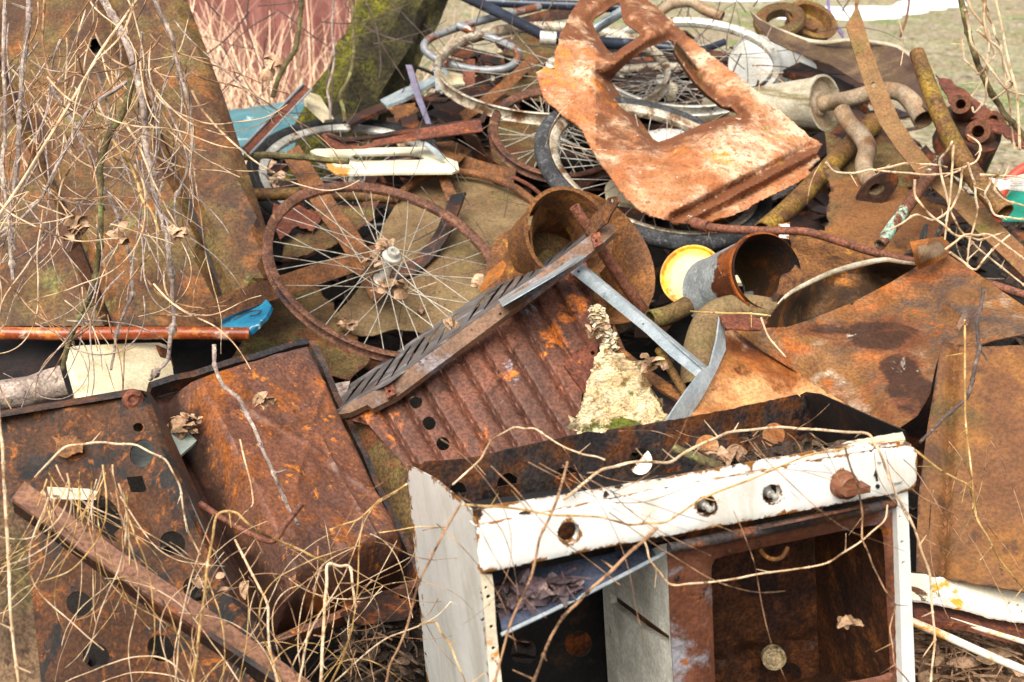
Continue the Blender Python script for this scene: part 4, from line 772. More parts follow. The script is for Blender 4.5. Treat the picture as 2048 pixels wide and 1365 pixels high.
T.add('web', sheet([(643, 270), (655, 266), (690, 276), (744, 272), (800, 262), (861, 254), (960, 239), (966, 262), (955, 264), (861, 275), (800, 284), (729, 296), (670, 297), (652, 284)], [(643, 270, 3.42), (960, 240, 3.5), (670, 297, 3.38)], [[(705, 290), (742, 278), (748, 284), (722, 293)]], thick=.003, step=8, dent=.01), M_rustred)
T.add('upper_flange', sheet([(640, 264), (655, 262), (668, 272), (700, 277), (744, 270), (800, 260), (861, 250), (960, 236), (968, 222), (975, 224), (968, 244), (861, 258), (744, 276), (690, 282), (655, 272)], [(643, 264, 3.44), (960, 238, 3.54), (744, 276, 3.40)], thick=.003, step=8), M_darkrust)
T.done()
solo('white_slotted_frame', 'cream white enamel frame with a long slot lying on the drum', 'frame', sheet([(620, 302), (632, 298), (740, 296), (846, 294), (868, 300), (890, 314), (915, 324), (918, 340), (905, 345), (780, 346), (670, 349), (656, 338), (650, 322)], [(620, 302, 3.52), (846, 294, 3.56), (660, 348, 3.30)], [smoothpoly([(702, 313), (712, 309), (822, 307), (836, 310), (850, 318), (840, 320), (722, 322), (712, 320)], 1)], thick=.006, step=6, roll=(3, .012, 'b'), mask=lambda x, y: max(0, min(1, (730 - x) / 70)) if y > 320 else 0), M_creamframe)
solo('grey_lever', 'small grey lever lying over the white slotted frame', 'lever', ptube([(850, 288, 3.44), (866, 300, 3.42), (886, 316, 3.38)], [5, 6, 6], n=8), M_galv)
solo('lichened_stick', 'lichen covered stick lying over the left end of the white slotted frame', 'stick', ptube([(490, 314, 3.3), (540, 311, 3.28), (600, 314, 3.26), (650, 320, 3.25), (697, 323, 3.24)], [8, 7, 7, 6.5, 7], n=10, rough=.25), M_twigol)
T = Thing('window_channel', 'rusty channel with pale edges leaning up right beside the turquoise sheet', 'metal channel')
T.add('web', sheet([(484, 295), (500, 308), (622, 180), (606, 168)], [(484, 295, 3.3), (500, 308, 3.28), (615, 172, 3.75)], thick=.003, step=8), M_rustred)
for a, b in (((484, 295, 3.29), (606, 168, 3.74)), ((500, 308, 3.27), (622, 180, 3.73))): T.add('edge', ptube([a, b], 2.6, n=6), M_galv)
T.done()
solo('mauve_channel', 'grey mauve metal strip standing against the pile right of the mossy tree', 'metal strip', sheet([(811, 130), (823, 130), (845, 200), (862, 248), (852, 248), (832, 200)], [(811, 130, 3.95), (823, 130, 3.94), (855, 248, 3.75)], thick=.015, step=8), M_mauve)
solo('angular_white_board', 'small cream board with dark edge leaning on the foot of the mossy tree', 'board', sheet([(612, 182), (640, 192), (668, 238), (650, 240), (612, 205)], [(612, 182, 3.85), (640, 192, 3.88), (655, 240, 3.75)], thick=.01, step=10), M_cream)
# muffler
T = Thing('muffler', 'beige cylindrical silencer with a curved rusty tail pipe, right of the car panel', 'silencer')
c0 = P(1650, 207, 3.62); ax = (c0 - P(1440, 238, 3.86)).normalized(); r = 54 * 3.65 / FPX
T.add('body', lathe(c0 - ax * .36, ax, [(0, 0), (0, r * .9), (.01, r), (.2, r), (.205, r * 1.02), (.21, r), (.335, r), (.35, r * 1.06), (.362, r * 1.06), (.362, r * .98), (.345, r * .94)], 48), M_canister)
T.add('end_cap', lathe(c0 - ax * .36, ax, [(.345, r * .95), (.343, r * .5), (.35, r * .4), (.35, 0)], 40), M_exhaust)
p = [c0 - ax * .01, c0 + ax * .03, P(1705, 197, 3.52), P(1760, 182, 3.5), P(1800, 186, 3.5), P(1826, 208, 3.48), P(1848, 240, 3.44)]
T.add('tail_pipe', tube(p, [17 * 3.5 / FPX] * 5 + [19 * 3.5 / FPX, 22 * 3.5 / FPX], n=22, k=6, wall=.003), M_exhaust)
T.done()
T = Thing('white_tank', 'pale grey tank with a round end seen inside the whitish wheel rim', 'tank')
c1 = P(1503, 122, 4.2); ax = (c1 - P(1600, 168, 4.45)).normalized(); r = 54 * 4.1 / FPX
T.add('body', lathe(c1 - ax * .4, ax, [(0, r * .96), (.02, r), (.38, r), (.392, r * 1.03), (.4, r), (.394, r * .9), (.396, r * .5), (.398, 0)], 44), mat('tank_white', (204, 204, 198), (180, 178, 168), 8, [((172, 120, 84), 9, .63, .05), ((120, 100, 84), 40, .68, .03)], rough=.5, bump=.1, fine=.1))
T.done()
T = Thing('exhaust_elbow', 'pale S bent exhaust pipe ending in a dark flange, below the silencer', 'exhaust pipe')
T.add('pipe', ptube([(1684, 222, 3.30), (1697, 245, 3.27), (1722, 272, 3.22), (1735, 298, 3.18), (1728, 328, 3.12), (1733, 352, 3.06), (1750, 374, 3.0)], [17, 17, 18, 19, 18, 18, 19], n=22, k=6, wall=.003), M_exhaust)
fa = (P(1752, 378, 2.99) - P(1738, 350, 3.06)).normalized(); fc = P(1753, 379, 2.985); fx = (P(1786, 346, 2.97) - P(1727, 404, 2.98)).normalized(); fx = (fx - fa * fx.dot(fa)).normalized(); fy = fa.cross(fx)
op_ = [(math.cos(t) * .046 * (1 if abs(math.cos(t)) > .3 else 1), math.sin(t) * .029) for t in [2 * math.pi * i / 32 for i in range(32)]]
V = []; F = []
for h in (0, .009):
    for (a, b) in op_: V.append(fc + fx * a * (1 + .12 * abs(a) / .046) + fy * b + fa * h)
    for i in range(32): t = 2 * math.pi * i / 32; V.append(fc + (fx * math.cos(t) + fy * math.sin(t)) * .0165 + fa * h)
for i in range(32):
    j = (i + 1) % 32; F += [(i, j, 32 + j, 32 + i), (64 + i, 96 + i, 96 + j, 64 + j), (i, 64 + i, 64 + j, j), (32 + i, 32 + j, 96 + j, 96 + i)]
T.add('flange', Geo().add(V, F), M_darkrust); T.done()
T = Thing('curved_flat_strip', 'wide brown flat strip with torn top curving down to the right edge', 'metal strip')
le = [(1712, -30), (1709, 20), (1692, 51), (1709, 108), (1730, 173), (1757, 244), (1793, 298), (1836, 350), (1884, 392), (1941, 450), (2000, 507), (2110, 615)]
re_ = [(1722, -30), (1716, 14), (1725, 38), (1741, 95), (1768, 168), (1798, 236), (1830, 285), (1860, 322), (1905, 362), (1953, 403), (2000, 448), (2110, 552)]
T.add('strip', sheet(le + re_[::-1], [(1712, 0, 3.32), (1692, 51, 3.22), (1750, 170, 3.08), (1836, 330, 2.92), (1940, 430, 2.78), (2080, 570, 2.6), (1768, 150, 3.08)], [circ(1747, 170, 5, 6)], thick=.004, step=9), M_olive if False else mat('strip_rust_olive', (152, 112, 78), (150, 100, 70), 6, [((120, 104, 50), 9, .6, .07), ((176, 132, 84), 40, .64, .05), ((90, 60, 40), 30, .64, .05)], rough=.8, bump=.25, fine=.2))
T.done()
T = Thing('open_ended_pipe', 'thick olive rust pipe with an open upper end, rising at the right', 'pipe')
T.add('pipe', ptube([(1834, 106, 2.95), (1868, 200, 2.87), (1905, 282, 2.8), (1950, 355, 2.74), (2010, 425, 2.68)], [15, 17.5, 19, 20, 20], n=26, wall=.003), M_pipeol); T.done()
T = Thing('curled_bonnet_sheet', 'dented dark sheet with pale curled upper edge behind the silencer', 'metal sheet')
up_ = [(1500, 20), (1516, 38), (1554, 58), (1608, 80), (1652, 86), (1695, 81), (1744, 84), (1793, 95), (1825, 117), (1850, 144)]
T.add('sheet', sheet(up_ + [(1880, 190), (1872, 240), (1852, 218), (1771, 178), (1717, 165), (1663, 130), (1581, 100), (1541, 81), (1508, 38)], [(1500, 20, 3.9), (1652, 86, 3.8), (1793, 95, 3.7), (1860, 200, 3.45), (1717, 165, 3.62), (1581, 98, 3.75)], thick=.003, dent=.05, step=10), mat('bonnet_dark', (98, 74, 58), (78, 58, 46), 6, [((140, 112, 88), 7, .58, .1), ((60, 40, 30), 9, .6, .06)], rough=.55, bump=.2, fine=.2))
T.add('curled_edge', ptube([(u, v, 3.9 - .2 * (u - 1500) / 350 - .005) for u, v in up_], [2, 3, 4, 5, 5, 4.5, 4, 5, 5, 4], n=8), M_canister); T.done()
solo('maroon_strip', 'long jagged maroon strip sloping down to the right edge before the meadow', 'metal strip', sheet([(1872, 150), (1905, 162), (1961, 206), (2048, 274), (2110, 330), (2110, 345), (2048, 296), (1950, 236), (1900, 205)], [(1872, 150, 3.45), (2048, 274, 3.1), (1950, 236, 3.2)], thick=.004, jag=4, step=8, dent=.02), M_rustred)
solo('dark_angle_plate', 'dark rusty angular plate lying above the silencer', 'metal plate', sheet([(1566, 140), (1600, 124), (1680, 158), (1740, 190), (1735, 215), (1668, 175), (1610, 155)], [(1566, 140, 3.85), (1600, 124, 3.9), (1735, 210, 3.65)], thick=.02, step=10), M_darkrust)
solo('brown_hose_elbow', 'curved rusty pipe bend with pale end behind the top of the car panel', 'pipe', ptube([(1315, 28, 4.4), (1340, 10, 4.42), (1380, 4, 4.44), (1410, 20, 4.42), (1445, 34, 4.4)], 11, n=16, wall=.003), M_exhaust)
T = Thing('brake_drum', 'rusty brake drum lying among scrap behind the curled sheet', 'brake drum')
T.add('drum', lathe(P(1612, 62, 4.35), Vector((.25, -.55, .8)), [(0, 0), (0, .07), (.04, .072), (.045, .082), (.05, .082), (.05, .064), (.015, .06), (.015, .03), (.03, .025), (.03, 0)], 36), M_pipeol); T.done()
T = Thing('belt_pulley', 'small olive rusty ring behind the curled sheet, next to the brake drum', 'pulley')
T.add('ring', lathe(P(1560, 52, 4.3), Vector((-.2, -.5, .85)), [(0, .04), (0, .075), (.02, .08), (.03, .075), (.03, .04), (0, .04)], 30), M_olive); T.done()
# right middle
solo('brown_scrap_sheet', 'large flat brown rusted sheet with ragged edge under the exhaust flange', 'metal sheet', sheet([(1646, 336), (1667, 330), (1700, 352), (1760, 372), (1812, 374), (1858, 398), (1905, 426), (1895, 465), (1830, 500), (1798, 520), (1727, 540), (1660, 500), (1584, 470), (1610, 462), (1650, 462), (1653, 426), (1662, 381)], [(1650, 336, 3.1), (1890, 430, 2.92), (1650, 500, 2.86)], thick=.002, jag=5, dent=.03, step=12), M_rplate)
solo('orange_rust_sheet', 'small orange rusted sheet between the zinc bucket and the thin pipe', 'metal sheet', sheet([(1578, 470), (1640, 476), (1700, 494), (1745, 522), (1720, 560), (1640, 580), (1600, 570)], [(1578, 470, 2.88), (1740, 520, 2.8), (1610, 570, 2.74)], thick=.002, jag=2, dent=.02, step=12), M_rustorange)
solo('mossy_scrap_plate', 'olive mossy plate in shadow behind the S bent exhaust pipe', 'metal plate', sheet([(1650, 262), (1700, 285), (1760, 262), (1800, 300), (1850, 352), (1830, 372), (1770, 380), (1735, 400), (1690, 370), (1655, 320)], [(1650, 262, 3.42), (1850, 350, 3.2), (1735, 395, 3.12)], thick=.003, dent=.03, step=12), M_olive)
solo('mossy_thick_pipe', 'mossy thick pipe sloping down left from the silencer to the tyre', 'pipe', ptube([(1525, 462, 2.98), (1580, 415, 3.06), (1640, 355, 3.16), (1700, 292, 3.3), (1750, 245, 3.4)], 20, n=22, wall=.003), M_pipeol)
solo('mint_rusty_pipe', 'rusty pipe with flaking mint paint sloping down left below the open ended pipe', 'pipe', ptube([(1905, 298, 2.9), (1860, 350, 2.84), (1810, 420, 2.78), (1760, 490, 2.7)], [12, 13, 13, 12], n=18, wall=.003), M_mintpipe)
T = Thing('thin_bent_pipe', 'thin red brown pipe with a socket end crossing from the tyre to the crumpled fender', 'pipe')
T.add('pipe', ptube([(1395, 448, 2.92), (1420, 455, 2.9), (1500, 461, 2.86), (1600, 463, 2.8), (1650, 474, 2.77), (1740, 503, 2.68), (1830, 524, 2.62), (1960, 562, 2.55), (2080, 600, 2.5)], 8.5, n=14, k=6), M_thinpipe)
T.add('socket', ptube([(1388, 446, 2.925), (1416, 454, 2.90)], 12, n=16, wall=.004), M_thinpipe); T.done()
T = Thing('engine_casting', 'lumpy rusty casting with two round ports near the right edge', 'casting')
for q in [((1928, 222, 3.22), .022), ((1962, 276, 3.17), .027), ((1992, 252, 3.24), .02)]:
    T.add('port', lathe(P(*q[0]), Vector((-.4, -.8, .4)), [(0, q[1] * 1.2), (.05, q[1]), (.06, q[1]), (.06, q[1] * .5), (.01, q[1] * .45), (.01, 0)], 22), M_rust)
T.add('block', sheet(smoothpoly([(1895, 215), (1930, 205), (1975, 230), (2005, 262), (1990, 300), (1950, 300), (1905, 262)], 2), [(1895, 215, 3.26), (2000, 262, 3.2), (1950, 300, 3.1)], thick=.08, dent=.03, step=10), M_darkrust); T.done()
def arcpts(u, v, a, b, d, t0, t1, n=12, dd=0): return [(u + a * math.cos(t0 + (t1 - t0) * i / n), v + b * math.sin(t0 + (t1 - t0) * i / n), d + dd * i / n) for i in range(n + 1)]
T = Thing('striped_plastic_tub', 'red and green plastic tub edge at the right edge of the heap', 'tub')
T.add('red_rim', ptube(arcpts(2100, 424, 104, 100, 2.95, math.pi * .93, math.pi * 1.65), 11, n=12), M_orangering)
T.add('green_side', sheet([(2004, 440), (2008, 402), (2026, 376), (2056, 355), (2110, 342), (2110, 440)], [(1960, 400, 2.97), (2048, 330, 3.1), (2048, 430, 2.9)], thick=.004, step=12), M_green); T.done()
g = Geo()
for i in range(34):
    a = U(-20, 20); b = U(-20, 20); g.merge(ptube([(1950 + U(-10, 20), 375 + a, 2.86), (1990, 372 + a * .6 + U(-6, 6), 2.85), (2030, 368 + b * .7, 2.84), (2085, 362 + b, 2.84)], U(1, 2), n=5, k=3))
solo('wire_bundle', 'bundle of pale stripped wires lying on the green tub', 'wires', g, M_wire, None, 'stuff')
# bucket, lid, fittings
T = Thing('zinc_bucket', 'rusted through zinc bucket lying on its side with its open end to the front', 'bucket')
b0 = P(1532, 545, 2.62); b1 = P(1428, 588, 2.80); ax = (b0 - b1).normalized(); L = (b0 - b1).length; r = 80 * 2.62 / FPX
g = lathe(b1, ax, [(0, r * .93), (.004, r * .98), (.01, r * .95), (L * .5, r * .97), (L - .01, r * .98), (L - .006, r * 1.04), (L, r * 1.04), (L, r * .98), (L * .5, r * .94), (.01, r * .9)], 60)
g.m = [max(0, min(1, ((v - b1).dot(ax) / L - .45) * 2.2)) for v in g.v]
T.add('wall', g, M_bucket)
T.add('rusted_flap', sheet([(1542, 598), (1556, 575), (1560, 556), (1578, 545), (1590, 530), (1604, 540), (1608, 565), (1600, 585), (1580, 600), (1560, 590), (1548, 602)], [(1542, 598, 2.60), (1604, 535, 2.58), (1590, 595, 2.59)], thick=.002, jag=3, step=7), M_rustorange); 
T.add('wall_lining', lathe(b1 + ax * .012, ax, [(0, r * .885), (L * .5, r * .925), (L - .004, r * .965)], 60), M_darkrust); T.done()
T = Thing('yellow_lid', 'round cream lid with a yellow edge leaning behind the zinc bucket', 'lid')
c, e1, e2, n, R = frame_of(1384, 552, 64, 60, 2.88, -30)
V = []; F = []; ms = []
for ri, (rr, hh) in enumerate([(0, .004), (.3, .004), (.55, .003), (.75, .0), (.88, 0), (.95, .004), (1, .004), (1.0, -.008)]):
    for i in range(48): t = 2 * math.pi * i / 48; V.append(c + (e1 * math.cos(t) + e2 * math.sin(t)) * R * rr + (n if n.dot(CAM - c) > 0 else -n) * hh); ms.append(rr)
for k in range(7):
    for i in range(48): j = (i + 1) % 48; F.append((k * 48 + i, k * 48 + j, (k + 1) * 48 + j, (k + 1) * 48 + i))
g = Geo().add(V, F); g.m = ms; T.add('disc', g, M_yellow); T.done()
T = Thing('tap_fitting', 'small grey pipe tee fitting seen through the zinc bucket', 'pipe fitting')
T.add('stem', ptube([(1490, 590, 2.80), (1515, 587, 2.79), (1532, 586, 2.79)], 6, n=10), M_galv); T.add('tee', ptube([(1516, 562, 2.79), (1518, 580, 2.785), (1520, 602, 2.78)], 7, n=12), M_chrome); T.done()
solo('curved_brown_duct', 'brown curved duct piece between the zinc bucket and the crumpled fender', 'duct', ptube([(1550, 622, 2.62), (1480, 618, 2.62), (1425, 640, 2.6), (1400, 700, 2.55), (1390, 780, 2.5)], [24, 30, 34, 34, 30], n=26, k=6, wall=.003), M_drum)
solo('grey_bone_shard', 'pale plastic shard lying on the ground inside the bucket', 'shard', sheet([(1464, 552), (1490, 548), (1502, 556), (1498, 566), (1470, 566)], [(1464, 552, 2.92), (1502, 556, 2.92), (1470, 566, 2.9)], thick=.008, step=6), M_cream)
# fender
T = Thing('crumpled_car_fender', 'big crumpled rusty brown fender with curled edges on the right', 'car fender')
FB = [(1472, 658, 2.30), (1703, 605, 2.44), (1893, 510, 2.60), (2048, 640, 2.30), (1721, 825, 2.20), (1860, 785, 2.14), (1600, 740, 2.30), (1800, 680, 2.36), (1900, 680, 2.34)]
def fender_stain_shade(x, y):
    a = 1 - math.hypot((x - 1760) / 130, (y - 670) / 62) ; b = 1 - math.hypot((x - 1800) / 80, (y - 740) / 60); c_ = 1 - math.hypot((x - 1660) / 90, (y - 660) / 22); e_ = 1 - math.hypot((x - 1835) / 110, (y - 800) / 66)  # dark stains, plus a shadow painted in at the lower right (last blob)
    return max(0, min(1, 1.6 * max(a, b, c_, e_)))
T.add('main_skin', sheet([(1468, 660), (1534, 656), (1575, 654), (1620, 640), (1703, 606), (1780, 566), (1831, 535), (1893, 508), (1905, 515), (1952, 545), (2000, 580), (2048, 612), (2120, 655), (2120, 700), (2048, 668), (1990, 680), (1945, 694), (1915, 690), (1888, 684), (1872, 730), (1860, 785), (1835, 830), (1790, 860), (1758, 845), (1721, 825), (1648, 781), (1585, 737), (1520, 697)], FB, thick=.002, step=11, dent=.05, ds=.006, mask=fender_stain_shade, grooves=[(1960, 570, 1930, 660, 8, .02), (1930, 660, 1888, 684, 8, .02), (1704, 612, 1800, 660, 5, .005), (1490, 690, 1720, 820, 16, -.012), (1905, 600, 2100, 690, 26, -.03)]), M_fender)
T.add('lower_skin', sheet([(1450, 662), (1468, 660), (1520, 697), (1585, 737), (1648, 781), (1721, 825), (1700, 900), (1560, 940), (1384, 940), (1384, 828), (1410, 760), (1440, 700)], [(1455, 660, 2.30), (1721, 825, 2.20), (1384, 850, 2.10), (1560, 740, 2.30)], thick=.002, step=11, dent=.03, ds=.01), M_fender2)
T.add('curled_channel', sheet([(1522, 655), (1534, 640), (1556, 612), (1578, 589), (1620, 566), (1666, 546), (1720, 530), (1769, 521), (1831, 528), (1835, 532), (1780, 568), (1703, 608), (1620, 642), (1575, 656)], [(1534, 645, 2.28), (1578, 589, 2.34), (1769, 521, 2.50), (1831, 530, 2.54), (1703, 606, 2.44), (1670, 575, 2.56), (1600, 620, 2.46), (1760, 545, 2.60)], thick=.002, step=9, dent=.01), mat('channel_rust', (96, 64, 38), (72, 48, 30), 12, [((170, 104, 44), 12, .56, .08), ((60, 40, 30), 22, .6, .05)], rough=.7, bump=.3, fine=.3))
T.add('channel_lip', ptube([(1556, 610, 2.33), (1578, 588, 2.335), (1620, 565, 2.37), (1666, 545, 2.41), (1720, 529, 2.46), (1769, 520, 2.49), (1800, 524, 2.51), (1831, 528, 2.53)], [3, 4, 5, 6, 6, 5, 4, 3], n=10), M_canister)
T.add('folded_horn', sheet([(1820, 484), (1850, 478), (1886, 473), (1900, 488), (1897, 512), (1870, 526), (1838, 540), (1830, 528), (1826, 506)], [(1820, 484, 2.50), (1886, 473, 2.62), (1835, 535, 2.52), (1855, 505, 2.46)], thick=.002, step=7, grooves=[(1856, 482, 1836, 536, 8, -.03)]), M_exhaust)
T.add('left_tab', sheet([(1439, 632), (1480, 628), (1527, 638), (1536, 644), (1520, 660), (1490, 660), (1456, 656), (1446, 645)], [(1439, 632, 2.24), (1530, 638, 2.27), (1470, 658, 2.22)], thick=.003, step=8, jag=1), M_rustred)
T.add('pale_side_strip', sheet([(1440, 634), (1449, 640), (1452, 700), (1432, 745), (1408, 790), (1384, 828), (1374, 846), (1333, 842), (1350, 815), (1373, 781), (1400, 745), (1421, 730), (1434, 680)], [(1440, 634, 2.24), (1452, 700, 2.24), (1340, 842, 2.10), (1400, 780, 2.14)], thick=.003, step=8), M_galv)
T.done()
# right plate and below
solo('leaning_plain_plate', 'plain flat orange brown plate leaning behind the right side of the stove', 'metal plate', sheet([(1884, 684), (1950, 694), (2110, 688), (2110, 1196), (2048, 1184), (1940, 1166), (1832, 1146), (1836, 1000), (1856, 850)], [(1884, 684, 2.22), (2048, 690, 2.2), (1832, 1146, 1.98)], thick=.004, step=9, dent=.012, ds=.004, grooves=[(1912, 680, 1884, 1160, 9, .014)]), M_rplate)
T = Thing('white_enamel_strip_panel', 'chipped white enamel strip with holes below the plain plate', 'enamel strip')
T.add('strip', sheet([(1822, 1146), (1860, 1150), (1941, 1166), (2048, 1184), (2110, 1196), (2110, 1254), (2048, 1243), (1985, 1235), (1941, 1221), (1880, 1208), (1822, 1199)], [(1822, 1146, 1.97), (2048, 1184, 1.99), (1822, 1199, 1.93)], [circ(2018, 1206, 3), circ(2036, 1210, 3), circ(2044, 1222, 3)], thick=.004, step=8, jag=1.5), mat('strip_white', (238, 232, 214), (226, 216, 190), 10, [((212, 150, 44), 16, .585, .03), ((110, 72, 44), 22, .6, .02)], rough=.35, bump=.15, fine=.06))
T.add('brown_backing', sheet([(1825, 1205), (1900, 1216), (1985, 1240), (2110, 1262), (2110, 1290), (2030, 1276), (1940, 1250), (1830, 1240)], [(1825, 1205, 1.96), (2048, 1250, 1.98), (1830, 1240, 1.9)], thick=.01, step=12), M_rustred)
T.done()
solo('white_tube', 'thick white enamelled tube lying low beneath the brown backing', 'tube', ptube([(1815, 1240, 1.90), (1890, 1272, 1.89), (1970, 1308, 1.88), (2080, 1354, 1.86)], 8.5, n=14), M_whitedirty)
solo('white_tube', 'thinner white tube behind the thick low one', 'tube', ptube([(1900, 1240, 1.94), (1980, 1264, 1.93), (2080, 1294, 1.92)], 5.5, n=12), M_whitedirty)
# ================================================================== filler scrap seen in the gaps
rf = random.Random(11)
def frag(name, label, cat, poly, pl, m, **k):
    return solo(name, label, cat, sheet(poly, pl, **k), m)
frag('torn_brown_plate', 'torn brown plate behind the left of the front bicycle wheel', 'metal plate', [(545, 405), (600, 412), (650, 430), (625, 462), (590, 455), (560, 480), (545, 450)], [(545, 405, 3.2), (650, 430, 3.22), (560, 480, 3.1)], M_rustred, jag=6, step=8)
frag('torn_olive_plate', 'jagged olive plate seen between the upper left spokes of the front wheel', 'metal plate', [(640, 420), (700, 410), (760, 400), (745, 440), (700, 470), (650, 500), (570, 520), (560, 480), (610, 470)], [(640, 420, 3.26), (760, 400, 3.3), (600, 510, 3.1)], M_olive, jag=5, step=9)
frag('square_rust_plate', 'small square rusty plate with corner holes right of the white slotted frame', 'metal plate', [(872, 285), (905, 282), (945, 300), (918, 325), (880, 310)], [(872, 285, 3.55), (945, 300, 3.55), (918, 325, 3.45)], M_rustorange, holes=[circ(925, 303, 3)], step=7)
flatbar('flat_iron_bar', 'brown rail lying right of the square rusty plate', [(912, 318, 3.5), (960, 335, 3.5), (1030, 352, 3.48)], 26, .01, M_rustflat)
frag('green_brown_sheet', 'flat mossy sheet behind the red brown rim', 'metal sheet', [(985, 215), (1100, 232), (1110, 275), (1080, 330), (1020, 345), (985, 320), (975, 260)], [(985, 215, 4.0), (1110, 240, 4.0), (1020, 345, 3.75)], M_olive, step=14, dent=.02)
frag('green_brown_sheet', 'flat mossy sheet inside the pale chromed rim', 'metal sheet', [(1030, 70), (1130, 60), (1200, 90), (1180, 170), (1090, 205), (1010, 190), (1000, 120)], [(1030, 70, 4.4), (1200, 90, 4.4), (1060, 205, 4.05)], M_olive, step=14, dent=.03)
frag('rust_bracket_plate', 'small dark red bracket plate inside the left of the pale chromed rim', 'bracket', [(925, 120), (950, 118), (950, 168), (938, 178), (926, 160)], [(925, 120, 4.0), (950, 118, 4.0), (938, 178, 3.9)], M_rustred, step=8)
frag('white_plastic_bit', 'white cracked plastic piece inside the left of the pale chromed rim', 'plastic piece', [(880, 140), (905, 138), (935, 150), (930, 168), (900, 170), (885, 160)], [(880, 140, 3.98), (935, 150, 3.98), (900, 170, 3.9)], M_cream, jag=3, step=7, thick=.006)
frag('white_plastic_bit', 'grey white plastic plate below the left of the handlebar loop', 'plastic piece', [(866, 128), (884, 118), (896, 150), (884, 188), (872, 180)], [(866, 128, 4.02), (884, 118, 4.02), (880, 188, 3.9)], M_galv, jag=2, step=7)
frag('pale_plank', 'pale grey plank pointing from the mossy tree to the mauve strip', 'plank', [(760, 200), (800, 180), (872, 150), (876, 160), (812, 196), (772, 212)], [(760, 200, 3.95), (872, 152, 4.0), (772, 212, 3.9)], M_galv, step=8, thick=.01)
frag('orange_torn_tab', 'torn orange brown tab behind the dark tyre', 'metal scrap', [(776, 218), (800, 206), (830, 205), (838, 222), (810, 232), (790, 246), (788, 230)], [(776, 218, 3.85), (838, 210, 3.85), (790, 246, 3.75)], M_rustorange, jag=3, step=7)
frag('dark_slat', 'dark red slat between the foot of the mossy tree and the mauve strip', 'slat', [(690, 238), (740, 214), (800, 195), (806, 203), (748, 226), (700, 250)], [(690, 240, 3.9), (800, 197, 3.95), (700, 250, 3.85)], M_darkrust, step=8, thick=.01)
frag('white_enamel_piece', 'white enamel sheet seen through the opening of the car panel at its bottom', 'enamel sheet', [(1295, 262), (1330, 256), (1385, 262), (1380, 285), (1320, 300), (1296, 285)], [(1295, 262, 3.72), (1385, 262, 3.72), (1320, 300, 3.6)], M_white, step=9)
frag('pale_plastic_chunk', 'pale plastic chunk seen through the spokes of the small wheel', 'plastic piece', [(1328, 172), (1340, 163), (1356, 172), (1352, 188), (1332, 190)], [(1328, 172, 4.15), (1356, 172, 4.15), (1332, 190, 4.1)], M_cream, step=6, thick=.02)
frag('olive_scrap', 'olive scrap plate behind the spokes of the small wheel', 'metal plate', [(1270, 150), (1320, 148), (1340, 160), (1300, 185), (1262, 180)], [(1270, 150, 4.2), (1340, 160, 4.2), (1270, 182, 4.1)], M_olive, step=9)
frag('white_corner_piece', 'white enamel piece under the lower right edge of the car panel', 'enamel sheet', [(1540, 375), (1592, 350), (1594, 372), (1560, 395), (1545, 400)], [(1540, 375, 3.2), (1592, 350, 3.25), (1550, 400, 3.12)], M_white, step=8)
frag('white_corner_piece', 'white plastic piece beside the lower left edge of the car panel', 'enamel sheet', [(1212, 370), (1225, 355), (1258, 385), (1275, 410), (1240, 405), (1214, 392)], [(1212, 370, 3.3), (1258, 385, 3.3), (1240, 405, 3.22)], M_cream, step=8, thick=.01)
frag('white_corner_piece', 'small white tag standing below the thin bent pipe', 'enamel sheet', [(1556, 448), (1580, 445), (1578, 478), (1558, 475)], [(1556, 448, 2.98), (1580, 445, 2.98), (1558, 478, 2.94)], M_white, step=7)
frag('grey_leaf_board', 'grey weathered board end beneath the grill lid, beside the tray rim', 'board', [(655, 770), (700, 762), (690, 800), (668, 830), (655, 800)], [(655, 770, 2.6), (700, 762, 2.62), (668, 830, 2.5)], M_twig, step=8, thick=.015)
frag('white_back_sheet', 'white enamel sheet standing behind the stove, seen through a burner hole', 'enamel sheet', [(1240, 965), (1305, 890), (1345, 900), (1320, 1000), (1255, 1000)], [(1262, 905, 2.1), (1320, 850, 2.13), (1280, 1000, 2.05)], M_white, step=14)
frag('dark_wedge_plate', 'dark plate in the gap between the fender and the plain plate', 'metal plate', [(1730, 870), (1800, 830), (1880, 760), (1888, 840), (1850, 1000), (1770, 960)], [(1730, 870, 2.35), (1880, 760, 2.4), (1800, 980, 2.2)], M_darkrust, step=14, dent=.02)
solo('grey_log', 'grey weathered log end at the left edge beside the cream canister', 'log', ptube([(-60, 800, 2.62), (40, 785, 2.62), (128, 762, 2.64)], 30, n=20, rough=.25), M_twig)
solo('gap_shade_sheet', 'near-black sheet standing in for the shaded gap behind the cream canister', 'metal sheet', sheet([(-40, 680), (520, 680), (540, 740), (400, 800), (-40, 830)], [(0, 680, 3.0), (500, 690, 3.1), (0, 820, 2.75)], step=30, dent=.06), mat('deep_gap_shade', (44, 26, 20), (28, 20, 18), 12, [((16, 14, 14), 8, .52, .1)], rough=.95))  # near-black colour stands for the shade in the gap under the pipe
frag('curled_brown_scrap', 'curled brown scrap leaf on the rim of the front wheel by the grill', 'metal scrap', [(957, 575), (975, 545), (1005, 520), (1012, 530), (1002, 552), (980, 570), (962, 585)], [(957, 575, 2.78), (1010, 525, 2.80), (962, 588, 2.76)], M_exhaust, step=6, jag=2)
frag('brown_scrap_bar', 'short brown angle bar under the right end of the galvanised channel', 'metal bar', [(1225, 640), (1250, 700), (1300, 740), (1372, 790), (1360, 805), (1290, 760), (1230, 715)], [(1225, 640, 2.5), (1372, 790, 2.32), (1230, 715, 2.42)], M_rustorange, step=10, thick=.006)
